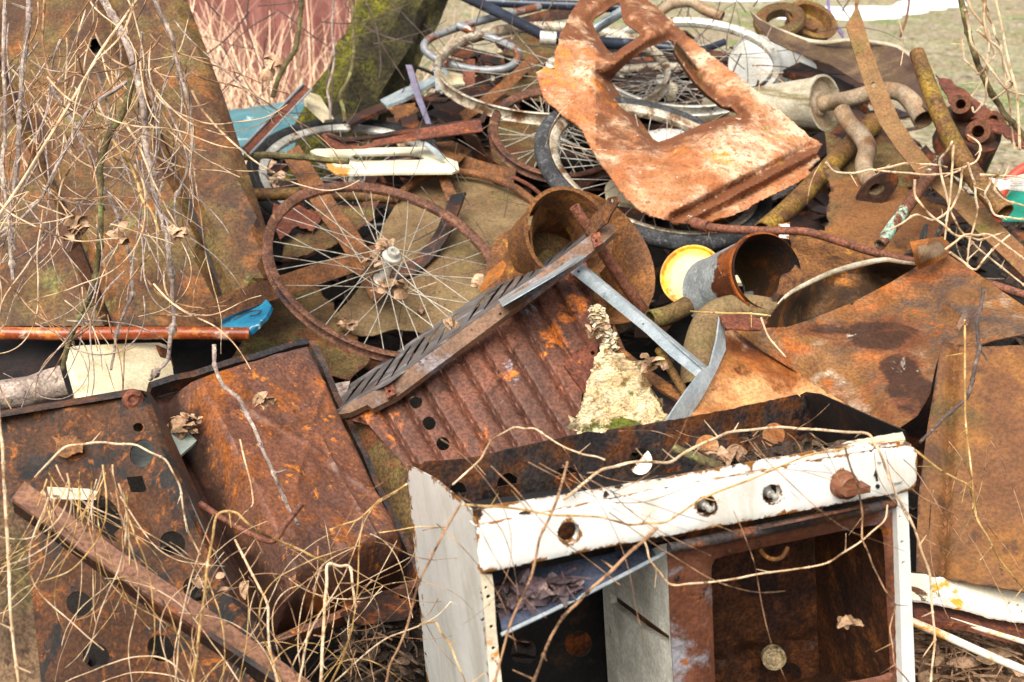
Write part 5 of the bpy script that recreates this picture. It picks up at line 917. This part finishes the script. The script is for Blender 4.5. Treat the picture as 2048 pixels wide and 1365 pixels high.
solo('upright_rod', 'rusty rod standing below the galvanised channel', 'rod', ptube([(1318, 700, 2.38), (1345, 745, 2.34), (1372, 790, 2.3)], 9, n=12, wall=.002), M_pipeol)
frag('dark_stack_plate', 'dark rusty plate leaning between the insulation board and the fender', 'metal plate', [(1290, 770), (1320, 760), (1372, 780), (1366, 830), (1330, 836), (1300, 800)], [(1290, 770, 2.42), (1372, 780, 2.4), (1330, 836, 2.3)], M_darkrust, step=10)
solo('bottom_drum_piece', 'dark rusty pipe end low in the gap left of the curved duct', 'pipe', ptube([(1300, 640, 2.62), (1340, 630, 2.64), (1375, 612, 2.66)], 20, n=18, wall=.003), M_olive)
solo('long_black_hose', 'black hose curled beneath the right end of the mint pipe', 'hose', ptube([(1838, 498, 2.72), (1845, 470, 2.72), (1852, 452, 2.74), (1850, 480, 2.70), (1862, 490, 2.7), (1885, 450, 2.76), (1900, 420, 2.8)], 4, n=8), M_tyredark)
flatbar('flat_iron_bar', 'dark flat bar lying behind the wide curved strip at the right', [(1840, 300, 3.15), (1900, 370, 3.0), (1960, 440, 2.9), (2080, 590, 2.72)], 30, .006, M_darkrust)
flatbar('flat_iron_bar', 'brown flat bar rising behind the top of the pale chromed rim', [(1040, 48, 4.5), (1110, 30, 4.5), (1200, 20, 4.5)], 24, .01, M_darkrust)
flatbar('flat_iron_bar', 'red brown bar crossing under the bottom of the small wheel', [(1350, 225, 3.8), (1400, 262, 3.7), (1440, 300, 3.6)], 26, .008, M_rustred)
solo('rusty_hoop', 'thin rusty hoop lying along the top edge of the olive drum', 'hoop', ptube([(960, 352, 3.52), (1010, 350, 3.5), (1060, 372, 3.44), (1090, 400, 3.38), (1100, 420, 3.35)], 4, n=8), M_rustred)
# loose small scrap and litter on the mound
def mound(x0, x1, y0, y1, up=.03):
    x = U(x0, x1); y = U(y0, y1); return Vector((x, y, gh(x, y) + U(.0, up)))
litter(5200, lambda: mound(-1.9, 1.9, 1.6, 5.2, .06), 'leaf_litter', 'dark brown leaf litter and twig bits covering the mound under the scrap', (.02, .06))
litter(500, lambda: mound(-1.2, 1.9, 1.7, 3.2, .05), 'pale_dead_leaves', 'pale tan dead leaves and stalks scattered low in the gaps', (.02, .05), M_leafA, .6)
litter(230, lambda: P(U(690, 850), U(1235, 1400), U(2.0, 2.25)), 'twig_litter', 'heap of twigs and leaves on the ground left of the stove', (.02, .045), M_litter, .5)
litter(420, lambda: P(U(1830, 2080), U(1262, 1420), U(1.98, 2.25)), 'grass_litter', 'dry grass and leaves on the ground right of the stove', (.02, .05), M_leafA, .7)
g = Geo()
for i in range(420):
    x = U(-1.7, 1.7); y = U(2.1, 4.9); c = Vector((x, y, gh(x, y) + U(.02, .16))); a = Vector((U(-1, 1), U(-1, 1), U(-.4, .4))).normalized(); b = a.cross(Vector((U(-.3, .3), U(-.6, .2), 1))).normalized(); s1, s2 = U(.02, .09), U(.015, .05); nn = a.cross(b).normalized() * .002
    q = [a * s1 * U(.6, 1) + b * s2 * U(-.3, .3), a * s1 * .3 + b * s2, -a * s1 * U(.5, 1) + b * s2 * .4, -a * s1 * .8 - b * s2 * U(.2, .8), a * s1 * .4 - b * s2]
    V = [c + v + nn for v in q] + [c + v - nn for v in q]; g.add(V, [(0, 1, 2, 3, 4), (9, 8, 7, 6, 5)] + [(i_, (i_ + 1) % 5, 5 + (i_ + 1) % 5, 5 + i_) for i_ in range(5)])
for i in range(170):
    x = U(-.5, 1.15); y = U(3.6, 4.9); c = Vector((x, y, gh(x, y) + U(.0, .12))); a = Vector((U(-1, 1), U(-1, 1), U(-.3, .3))).normalized(); b = a.cross(Vector((U(-.3, .3), U(-.6, .2), 1))).normalized(); s1, s2 = U(.05, .22), U(.008, .05); nn = a.cross(b).normalized() * .003
    q = [a * s1 + b * s2, -a * s1 + b * s2 * .8, -a * s1 - b * s2, a * s1 * .9 - b * s2]
    V = [c + v + nn for v in q] + [c + v - nn for v in q]; g.add(V, [(0, 1, 2, 3), (7, 6, 5, 4)] + [(i_, (i_ + 1) % 4, 4 + (i_ + 1) % 4, 4 + i_) for i_ in range(4)])
g.smooth = False
solo('rust_flakes', 'small flakes and shards of rusted metal strewn through the heap', 'scrap', g, M_darkrust, None, 'stuff')
# ================================================================== VINES AND TWIGS
def wig(pts, amp, n=3, seed=0):
    """add small kinks between the given (u,v,d) points"""
    o = []; r = random.Random(seed)
    for a, b in zip(pts[:-1], pts[1:]):
        o.append(a); L = math.hypot(b[0] - a[0], b[1] - a[1]); k = max(1, int(L / 55))
        for j in range(1, k + 1 if k == 1 else k):
            if k == 1 and L < 40: break
            t = j / (k + (1 if k == 1 else 0)); o.append((a[0] + (b[0] - a[0]) * t + r.uniform(-amp, amp), a[1] + (b[1] - a[1]) * t + r.uniform(-amp, amp), a[2] + (b[2] - a[2]) * t + r.uniform(-.012, .012)))
    o.append(pts[-1]); return o
def knots(pts, rpx, g, every=60):
    W = crom([P(*p) for p in pts], 6); acc = 0; nx = every * U(.5, 1)
    for i in range(1, len(W) - 1):
        acc += (W[i] - W[i - 1]).length * FPX / pts[0][2]
        if acc > nx:
            acc = 0; nx = every * U(.6, 1.4); r = rpx * pts[0][2] / FPX; t = (W[i + 1] - W[i]).normalized()
            g.merge(tube([W[i] - t * r * 1.8, W[i], W[i] + t * r * 1.8], [r * 1.02, r * 1.6, r * 1.02], n=6, k=2))
            if rnd() < .6:
                s = Vector((U(-1, 1), U(-.5, .5), U(-1, 1))).normalized() * U(.006, .028); g.merge(tube([W[i], W[i] + s], [r * .8, r * .3], n=5, smooth=False))
def d_small(pts): return pts[0][2] < 2.0
def vine(pts, r, g, amp=3, seed=0, taper=.6, n=7, kn=70):
    r *= .62 if d_small(pts) else .9; q = wig(pts, amp * .75, seed=seed); m = len(q); rr = [r * (1 - (1 - taper) * i / (m - 1)) for i in range(m)]
    g.merge(ptube(q, rr, n=n, k=5, rough=.25)); 
    if kn: knots(q, r * .8, g, kn)
def svine(label, pts, r, m, amp=3, seed=0, taper=.6, name='dry_vine', group='dry vine stems over the scrap', kn=70, cat='vine', n=8):
    g = Geo(); vine(pts, r, g, amp, seed, taper, n, kn); return solo(name, label, cat, g, m, group)
# ---- hanging twigs in front of the tall left panel
D1 = 2.3
tw = 'twigs hanging in front of the tall rusty panel'
svine('thickest grey branch hanging from the top centre of the tall rusty panel', [(195, -60, 2.35), (210, 5, 2.33), (240, 55, 2.32), (262, 110, 2.3), (275, 160, 2.3), (288, 230, 2.3), (292, 300, 2.3), (312, 400, 2.3), (332, 460, 2.3), (345, 560, 2.31), (348, 640, 2.33), (335, 720, 2.34), (300, 760, 2.36)], 9, M_twig, 3, 1, .45, 'hanging_branch', tw, 90, 'branch', 12)
svine('lichen spotted branch dropping from the thickest one and bending left to the orange pipe', [(262, 160, 2.3), (245, 230, 2.29), (222, 260, 2.28), (200, 330, 2.27), (200, 400, 2.26), (200, 490, 2.26), (190, 560, 2.28), (165, 620, 2.3), (140, 680, 2.3), (125, 740, 2.3)], 8, M_twigol, 3, 2, .7, 'hanging_branch', tw, 90, 'branch', 12)
svine('pale branch with yellow lichen near the left edge of the tall rusty panel', [(62, -60, 2.25), (58, 20, 2.25), (52, 90, 2.25), (42, 200, 2.25), (38, 280, 2.25), (28, 380, 2.25), (20, 480, 2.25), (26, 560, 2.26)], 7, M_twig, 4, 3, .6, 'hanging_branch', tw, 90, 'branch', 10)
svine('thin grey branch hugging the very left edge of the picture', [(15, -60, 2.2), (8, 60, 2.2), (10, 200, 2.2), (6, 320, 2.2), (14, 420, 2.2), (30, 500, 2.2)], 5, M_twig, 4, 4, .6, 'hanging_branch', tw, 90, 'branch')
svine('forked purplish branch curving down the right part of the tall rusty panel', [(290, -50, 2.36), (318, 20, 2.36), (345, 80, 2.36), (362, 150, 2.36), (380, 215, 2.36), (385, 290, 2.36), (372, 350, 2.36), (350, 400, 2.36), (356, 470, 2.37)], 5.5, M_twig, 3, 5, .5, 'hanging_branch', tw, 80, 'branch')
svine('purplish branch reaching down left across the middle of the tall rusty panel', [(255, 162, 2.3), (205, 195, 2.29), (165, 240, 2.28), (140, 280, 2.27), (110, 340, 2.26), (80, 400, 2.26), (40, 440, 2.25), (-20, 480, 2.25)], 5, M_twig, 3, 6, .6, 'hanging_branch', tw, 70, 'branch')
svine('branch crossing low from the left edge over the pale canister', [(100, 170, 2.4), (150, 250, 2.4), (180, 310, 2.4), (235, 430, 2.4), (262, 520, 2.4), (265, 590, 2.4), (235, 660, 2.38), (222, 740, 2.36)], 6, M_twig, 4, 7, .5, 'hanging_branch', tw, 80, 'branch')
svine('long straight straw coloured stem running diagonally up right over the tall rusty panel', [(-30, 470, 2.15), (40, 370, 2.15), (120, 240, 2.15), (200, 105, 2.16), (270, 5, 2.17), (300, -40, 2.18)], 3.6, M_vine, 2, 8, .9, 'straw_stem', tw, 120, 'stem')
svine('yellowish twisted stem in the middle of the tall rusty panel', [(225, 280, 2.2), (260, 330, 2.2), (285, 400, 2.2), (310, 440, 2.2), (318, 470, 2.2)], 4, M_vine3, 3, 9, .7, 'straw_stem', tw, 120, 'stem')
svine('tan stem looping down the left third of the tall rusty panel', [(90, -30, 2.2), (85, 80, 2.2), (100, 150, 2.2), (122, 165, 2.2), (150, 150, 2.2), (185, 165, 2.2), (192, 210, 2.2), (165, 255, 2.2)], 3, M_vine2, 3, 10, .7, 'straw_stem', tw, 90, 'stem')
g = Geo(); rs = random.Random(5)
def ru(a, b): return rs.uniform(a, b)
def rvine(g, u, v, d, ang, L, r, curl=.25, drop=.02, step=22, n=5):
    pts = [(u, v, d)]; a = ang; k = 0; c = ru(-curl, curl)
    while k < L:
        c = c * .8 + ru(-curl, curl) * .5; a += c; a += (math.pi / 2 - a) * drop; u += math.cos(a) * step; v += math.sin(a) * step; d += ru(-.012, .012); pts.append((u, v, d)); k += step
    m = len(pts); r *= .62 if d < 2 else .8; g.merge(ptube(pts, [r * (1 - .55 * i / (m - 1)) for i in range(m)], n=n, k=3)); return pts
mats3 = [(M_vine, 'pale tangle of thin dry stems hanging over the tall rusty panel', 'pale_stem_tangle'), (M_vine2, 'tan tangle of thin stems hanging over the tall rusty panel', 'tan_stem_tangle'), (M_twig, 'grey tangle of fine twigs hanging over the tall rusty panel', 'grey_twig_tangle')]
for mi, (m_, lb, nm) in enumerate(mats3):
    g = Geo()
    for i in range([34, 24, 30][mi]):
        p = rvine(g, ru(-20, 400), ru(-40, 330), ru(2.15, 2.5), math.pi / 2 + ru(-.7, .7), ru(150, 420), [ru(1.8, 3), ru(1.8, 3), ru(1.6, 3.4)][mi], [.3, .3, .18][mi], .05)
        if rs.random() < .7 and len(p) > 4: q = p[len(p) // 2]; rvine(g, q[0], q[1], q[2], ru(0, 3.1), ru(60, 160), 1.4, .35)
    for i in range([14, 12, 18][mi]):
        p = rvine(g, ru(-20, 330), ru(350, 650), ru(2.1, 2.4), ru(.2, 2.6), ru(120, 330), ru(1.6, 3), .3, .04)
    solo(nm, lb, 'twigs', g, m_, None, 'stuff')
# leaves curled on the twigs
g = Geo()
for q in [(150, 445), (235, 460), (360, 455), (150, 450), (545, 120), (515, 800), (520, 812)]:
    for i in range(5): leaf(P(q[0] + U(-12, 12), q[1] + U(-16, 16), 2.2), U(.02, .035), g, 1)
solo('curled_dead_leaves', 'curled pale dead leaves hanging in the twigs', 'leaves', g, M_leafA, None, 'stuff')
# sapling stems before the tree
sg = 'thin saplings in front of the mossy tree'
svine('sapling with yellow lichen standing before the mossy trunk', [(690, 245, 3.7), (680, 190, 3.72), (700, 150, 3.75), (708, 90, 3.78), (706, 20, 3.8), (705, -40, 3.82)], 5, M_twigol, 3, 20, .7, 'sapling', sg, 70, 'sapling')
svine('dark thin sapling left of the mossy trunk rising from the board', [(545, 195, 4.0), (560, 150, 4.0), (590, 100, 4.0), (600, 40, 4.0), (612, -40, 4.0)], 6, M_twigol, 3, 21, .8, 'sapling', sg, 70, 'sapling')
svine('thin brown sapling beside the left edge of the mossy trunk', [(660, 238, 3.7), (655, 180, 3.7), (668, 120, 3.7), (664, 60, 3.7), (672, -40, 3.7)], 3, M_twig, 3, 22, .7, 'sapling', sg, 70, 'sapling')
g = Geo()
for i in range(26): rvine(g, ru(430, 900), ru(-30, 220), ru(3.5, 4.4), ru(-3.1, 3.1), ru(80, 300), ru(1.2, 2.4), .2, 0)
for i in range(12): rvine(g, ru(1330, 1720), ru(-20, 60), ru(4.6, 5.2), ru(-2.2, -.9), ru(60, 200), ru(1.4, 2.4), .15, 0)
solo('background_twigs', 'thin brown twigs around the mossy tree and behind the heap', 'twigs', g, M_twigdark, None, 'stuff')
svine('bluish bare shoot standing on the meadow behind the curled sheet', [(1688, 75, 4.6), (1672, 50, 4.6), (1660, 25, 4.6), (1655, -10, 4.6), (1652, -40, 4.6)], 4, mat('mauve_shoot', (140, 122, 168), (120, 104, 140), 10, bump=.1), 2, 23, .8, 'bare_shoot', None, 0, 'shoot')
svine('reddish bare shoot standing on the meadow behind the open ended pipe', [(1800, 75, 4.9), (1812, 40, 4.9), (1818, 5, 4.9), (1812, -40, 4.9)], 3, M_thinpipe, 2, 24, .8, 'bare_shoot', None, 0, 'shoot')
# right climbing shrub
sh = Thing('climbing_shrub', 'bare shrub stem wound with pale looping vines at the top right', 'shrub')
g = Geo(); vine([(1918, -60, 2.6), (1922, 0, 2.6), (1935, 60, 2.6), (1950, 110, 2.6), (1965, 150, 2.6), (1985, 190, 2.6), (2010, 230, 2.6), (2050, 275, 2.6), (2090, 330, 2.6)], 7, g, 3, 30, .9, 10); sh.add('stem', g, M_twigol)
g = Geo()
for pts in [[(1945, -40), (1970, 10), (1985, 50), (2000, 90), (2010, 150), (2020, 210), (2030, 300)], [(1920, -20), (1950, 30), (1975, 60), (1990, 110), (1960, 150), (1930, 120), (1925, 80)], [(1975, -30), (1968, 30), (1978, 90), (1975, 150), (1970, 200), (1950, 225), (1945, 215)], [(1955, 60), (2000, 100), (2020, 160), (2024, 170), (2000, 190), (1985, 200)], [(1930, 20), (1945, 90), (1990, 150), (2015, 180), (2048, 190)], [(2040, 300), (2036, 220), (2030, 170), (2005, 60), (1985, -30)]]:
    vine([(a, b, 2.5 + .02 * i) for i, (a, b) in enumerate(pts)], 3.2, g, 3, len(pts), .7, 6)
sh.add('vine_loops', g, M_vine); sh.done()
# ---- vines over the right scrap
g = Geo(); q_ = 2.45
for i, pts in enumerate([[(1652, 325), (1668, 343), (1700, 347), (1740, 340), (1790, 345), (1850, 350), (1910, 345), (1955, 320), (1960, 290), (1935, 270)],
    [(1753, 340), (1810, 327), (1870, 330), (1895, 335)], [(1905, 283), (1880, 320), (1885, 360), (1900, 420), (1920, 460), (1960, 500), (2060, 580)], [(1908, 290), (1905, 330), (1900, 400), (1890, 480)],
    [(1935, 325), (1950, 370), (1955, 420), (1940, 480), (1935, 530)], [(1925, 335), (1920, 380), (1900, 420), (1870, 440), (1830, 430), (1780, 460)], [(1985, 350), (1970, 390), (1990, 430), (2050, 440)],
    [(1998, 340), (1990, 380), (2010, 400), (2060, 415)], [(1830, 360), (1830, 390), (1860, 430), (1910, 470), (1960, 480), (2010, 465)], [(1960, 350), (2000, 352), (2060, 358)], [(1890, 500), (1930, 470), (1980, 470), (2050, 520)], [(1900, 505), (1950, 540), (1985, 500), (2020, 470)]]):
    vine([(a, b, q_ + .01 * j) for j, (a, b) in enumerate(pts)], 3, g, 2, i, .7, 6)
solo('pale_vine_tangle', 'tangle of pale looping vines over the wide curved strip at the right', 'vines', g, M_vine, None, 'stuff')
g = Geo()
for i in range(90): rvine(g, ru(860, 1640), ru(40, 290), ru(3.75, 4.1), ru(-3.1, 3.1), ru(60, 220), ru(.9, 2.2), .22, .02)
for i in range(50): rvine(g, ru(480, 1080), ru(240, 700), ru(2.9, 3.3), ru(-3.1, 3.1), ru(40, 150), ru(.8, 1.8), .25, .02)
solo('loose_wires', 'loose thin rusty wires and twigs lying among the wheels', 'wires', g, M_twigdark, None, 'stuff')
g = Geo()
for i in range(40): rvine(g, ru(860, 2040), ru(60, 600), ru(2.95, 3.05) if i < 12 else 3.7, ru(-3.1, 3.1), ru(40, 160), ru(.9, 1.6), .25, .02)
solo('loose_straw', 'loose pale straws lying among the wheels and pipes', 'straw', g, M_vine, None, 'stuff')
g = Geo()
for (u, v, d, n_, sp) in [(372, 842, 2.17, 16, 40), (835, 617, 2.99, 5, 16), (693, 640, 2.95, 7, 20), (905, 640, 2.45, 4, 10), (1190, 652, 2.4, 8, 20), (1700, 1235, 1.62, 6, 12), (515, 795, 2.1, 5, 14), (1455, 905, 1.7, 8, 30), (955, 560, 2.7, 5, 14), (120, 1010, 1.8, 6, 30), (440, 1160, 1.8, 6, 40), (1310, 720, 2.3, 10, 30), (1180, 560, 2.8, 4, 10)]:
    for i in range(n_): leaf(P(u + U(-sp, sp), v + U(-sp, sp) * .5, d + U(-.01, .01)), U(.012, .032), g, U(.3, 1))
solo('fallen_leaves', 'pale fallen dead leaves lying on the scrap', 'leaves', g, M_leafA, None, 'stuff')
# ---- individual vines on the stove
SG = 'dry vine stems over the scrap'
z = 1.38
V_ = [
 ('thick straw vine arching over the burner holes to the right corner of the stove', [(1128, 1000, 1.47), (1200, 942, 1.5), (1265, 925, 1.52), (1340, 925, 1.56), (1400, 890, 1.6), (1460, 865, 1.66), (1560, 855, 1.7), (1640, 860, 1.68), (1735, 868, 1.6), (1760, 905, 1.58), (1790, 985, 1.6), (1830, 1060, 1.62), (1860, 1150, 1.64), (1870, 1280, 1.66), (1860, 1380, 1.66)], 5, M_vine),
 ('long thin vine crossing the control panel from its left end to the knob', [(925, 1010, 1.42), (1010, 1015, 1.41), (1100, 1030, 1.42), (1200, 1035, 1.44), (1260, 1050, 1.46), (1330, 1045, 1.48), (1400, 1000, 1.5), (1500, 960, 1.54), (1620, 910, 1.58), (1700, 895, 1.6)], 4, M_vine3),
 ('straight tan stem leaning down past the first knob hole to the ground', [(1135, 925, 1.5), (1110, 1010, 1.44), (1080, 1075, 1.42), (1060, 1160, 1.4), (1020, 1250, 1.38), (985, 1380, 1.36)], 5, M_vine2),
 ('forked tan vine running from the drip tray down left to the ground', [(1315, 1055, 1.44), (1260, 1105, 1.43), (1180, 1180, 1.42), (1130, 1230, 1.41), (1095, 1290, 1.40), (1060, 1380, 1.38)], 6, M_vine2),
 ('thin vine curving level across the oven frame', [(1285, 1075, 1.5), (1300, 1120, 1.5), (1342, 1170, 1.51), (1420, 1165, 1.52), (1520, 1148, 1.54), (1650, 1128, 1.57), (1720, 1085, 1.6), (1770, 1040, 1.61), (1775, 1010, 1.61)], 3.6, M_vine),
 ('tan vine dropping down the right side of the oven opening', [(1690, 895, 1.56), (1715, 970, 1.56), (1725, 1030, 1.58), (1725, 1080, 1.58), (1745, 1130, 1.6), (1770, 1180, 1.62), (1790, 1210, 1.62), (1780, 1260, 1.62), (1790, 1330, 1.62), (1830, 1380, 1.62)], 3.2, M_vine2),
 ('golden vine looping over the left wall of the stove', [(815, 968, 1.6), (760, 1000, 1.6), (715, 1040, 1.6), (660, 1060, 1.6)], 3, M_vine3),
 ('thin arching stem over the left stove wall beside the stile', [(840, 1250, 1.45), (870, 1245, 1.42), (900, 1290, 1.4), (925, 1350, 1.4), (935, 1390, 1.4)], 3.2, M_vine3),
 ('long vine slanting over the left wall from its top to the ground', [(920, 1010, 1.44), (880, 1080, 1.44), (840, 1160, 1.46), (815, 1250, 1.46), (780, 1330, 1.46), (765, 1390, 1.46)], 4, M_vine2),
 ('vine arching high over the first burner hole against the ribbed box', [(905, 970, 1.62), (960, 920, 1.62), (985, 880, 1.6), (1030, 855, 1.58), (1070, 858, 1.56), (1120, 890, 1.55), (1170, 910, 1.53), (1210, 920, 1.52)], 3.4, M_vine),
 ('straw vine looping around the right edge of the plain plate', [(1830, 900, 1.7), (1880, 940, 1.7), (1940, 975, 1.72), (1955, 1040, 1.72), (2000, 1120, 1.74), (2060, 1190, 1.76)], 4, M_vine3),
 ('long straw stalk hanging straight down in front of the plain plate', [(1930, 640, 1.9), (1930, 740, 1.88), (1932, 850, 1.86), (1945, 960, 1.84), (1948, 1020, 1.82)], 4, M_vine3),
 ('dark curved twig hanging over the fender onto the plain plate', [(1968, 575, 2.1), (1955, 640, 2.08), (1958, 700, 2.06), (1945, 760, 2.05), (1930, 800, 2.04), (1880, 845, 2.02), (1840, 885, 2.0)], 5, M_twigdark),
 ('small pale rootlet lying on the curled lip of the fender', [(1522, 635, 2.15), (1535, 670, 2.15), (1550, 690, 2.14), (1572, 715, 2.13)], 2.5, M_vine),
 ('straight straw stem lying level beside the duct and fender tab', [(1380, 623, 2.2), (1460, 627, 2.2), (1542, 632, 2.2)], 2.6, M_vine3),
 ('lichened twig standing out of the tray and bending right', [(428, 690, 2.15), (430, 735, 2.12), (445, 770, 2.1), (480, 800, 2.06), (510, 860, 2.04), (540, 930, 2.02), (560, 980, 2.02), (598, 1052, 2.0)], 5, M_twig),
 ('white stem arching over the round hole of the dark side panel', [(70, 955, 1.78), (130, 895, 1.76), (200, 885, 1.75), (270, 890, 1.74), (330, 920, 1.74), (360, 975, 1.75), (375, 1060, 1.76), (400, 1110, 1.78)], 4, M_vine),
 ('upright thick straw at the left edge before the angle iron', [(-5, 800, 1.55), (5, 900, 1.55), (10, 1000, 1.55), (18, 1150, 1.54), (26, 1280, 1.53), (40, 1390, 1.52)], 6, M_vine),
 ('straw rising before the tray with a sharp bend to the right', [(385, 1370, 1.52), (400, 1250, 1.55), (415, 1130, 1.58), (435, 1030, 1.62), (470, 1025, 1.62), (520, 1065, 1.64), (600, 1100, 1.68), (655, 1125, 1.7)], 5, M_vine3),
 ('pale crooked stem standing below the tray corner', [(640, 1390, 1.6), (645, 1290, 1.6), (650, 1200, 1.62), (655, 1130, 1.64), (700, 1135, 1.64), (712, 1215, 1.64)], 5.5, M_vine),
 ('long pale stem rising from the bottom across the tray', [(560, 1390, 1.55), (540, 1300, 1.56), (535, 1210, 1.58), (500, 1140, 1.6), (470, 1080, 1.62)], 4.5, M_vine),
 ('thin hooked vine on the right of the tray', [(480, 880, 1.95), (500, 960, 1.94), (505, 1010, 1.93), (470, 1050, 1.9)], 3, M_vine),
]
for i, (lb, pts, r, m_) in enumerate(V_): svine(lb, pts, r, m_, 2.5, 50 + i, .75, group=SG)
# lower left straw tangle
for mi, (m_, lb, nm, cnt) in enumerate([(M_vine, 'pale dry straw tangle over the angle iron and side panel', 'pale_straw_tangle', 38), (M_vine3, 'golden dry straw tangle before the rusty tray', 'golden_straw_tangle', 30), (M_vine2, 'tan dry stems at the lower left before the scrap', 'tan_straw_tangle', 18)]):
    g = Geo()
    for i in range(cnt):
        c_ = rs.random()
        if c_ < .45: rvine(g, ru(90, 260), ru(930, 1000), ru(1.52, 1.75), math.pi / 2 + ru(-.45, .35), ru(240, 440), ru(1.3, 3.2), .27, .05)
        elif c_ < .85: rvine(g, ru(330, 660), ru(1380, 1420), ru(1.5, 1.7), -math.pi / 2 + ru(-.5, .6), ru(240, 460), ru(1.3, 3.2), .26, 0)
        else: rvine(g, ru(430, 820), ru(1050, 1200), ru(1.55, 1.8), ru(-.6, 2.5), ru(100, 260), ru(1.3, 2.4), .3, .03)
    solo(nm, lb, 'straw', g, m_, None, 'stuff')
g = Geo()
for i in range(60):
    c_ = rs.random()
    if i < 16: rvine(g, ru(850, 1500), ru(870, 1060), ru(1.39, 1.43) + .0, ru(-.7, 1.2), ru(220, 520), ru(1.3, 2.4), .14, .01)
    elif c_ < .3: rvine(g, ru(620, 860), ru(1050, 1300), ru(1.5, 1.8), ru(-1, 2.5), ru(90, 260), ru(1.1, 2.2), .35, .03)
    elif c_ < .42: rvine(g, ru(1700, 1850), ru(880, 1010), ru(1.56, 1.62), ru(0, 2.6), ru(90, 300), ru(1.2, 2.0), .35, .08)
    elif c_ < .8: rvine(g, ru(1100, 1640), ru(860, 950), ru(1.55, 1.7), ru(-.5, 1.2), ru(60, 160), ru(1.1, 2), .3, .02)
    else: rvine(g, ru(1850, 2050), ru(860, 1150), ru(1.7, 1.9), ru(.8, 2.2), ru(120, 300), ru(1.3, 2.4), .15, .05)
solo('fine_tendrils', 'fine curling tendrils around the stove', 'tendrils', g, M_vine2, None, 'stuff')
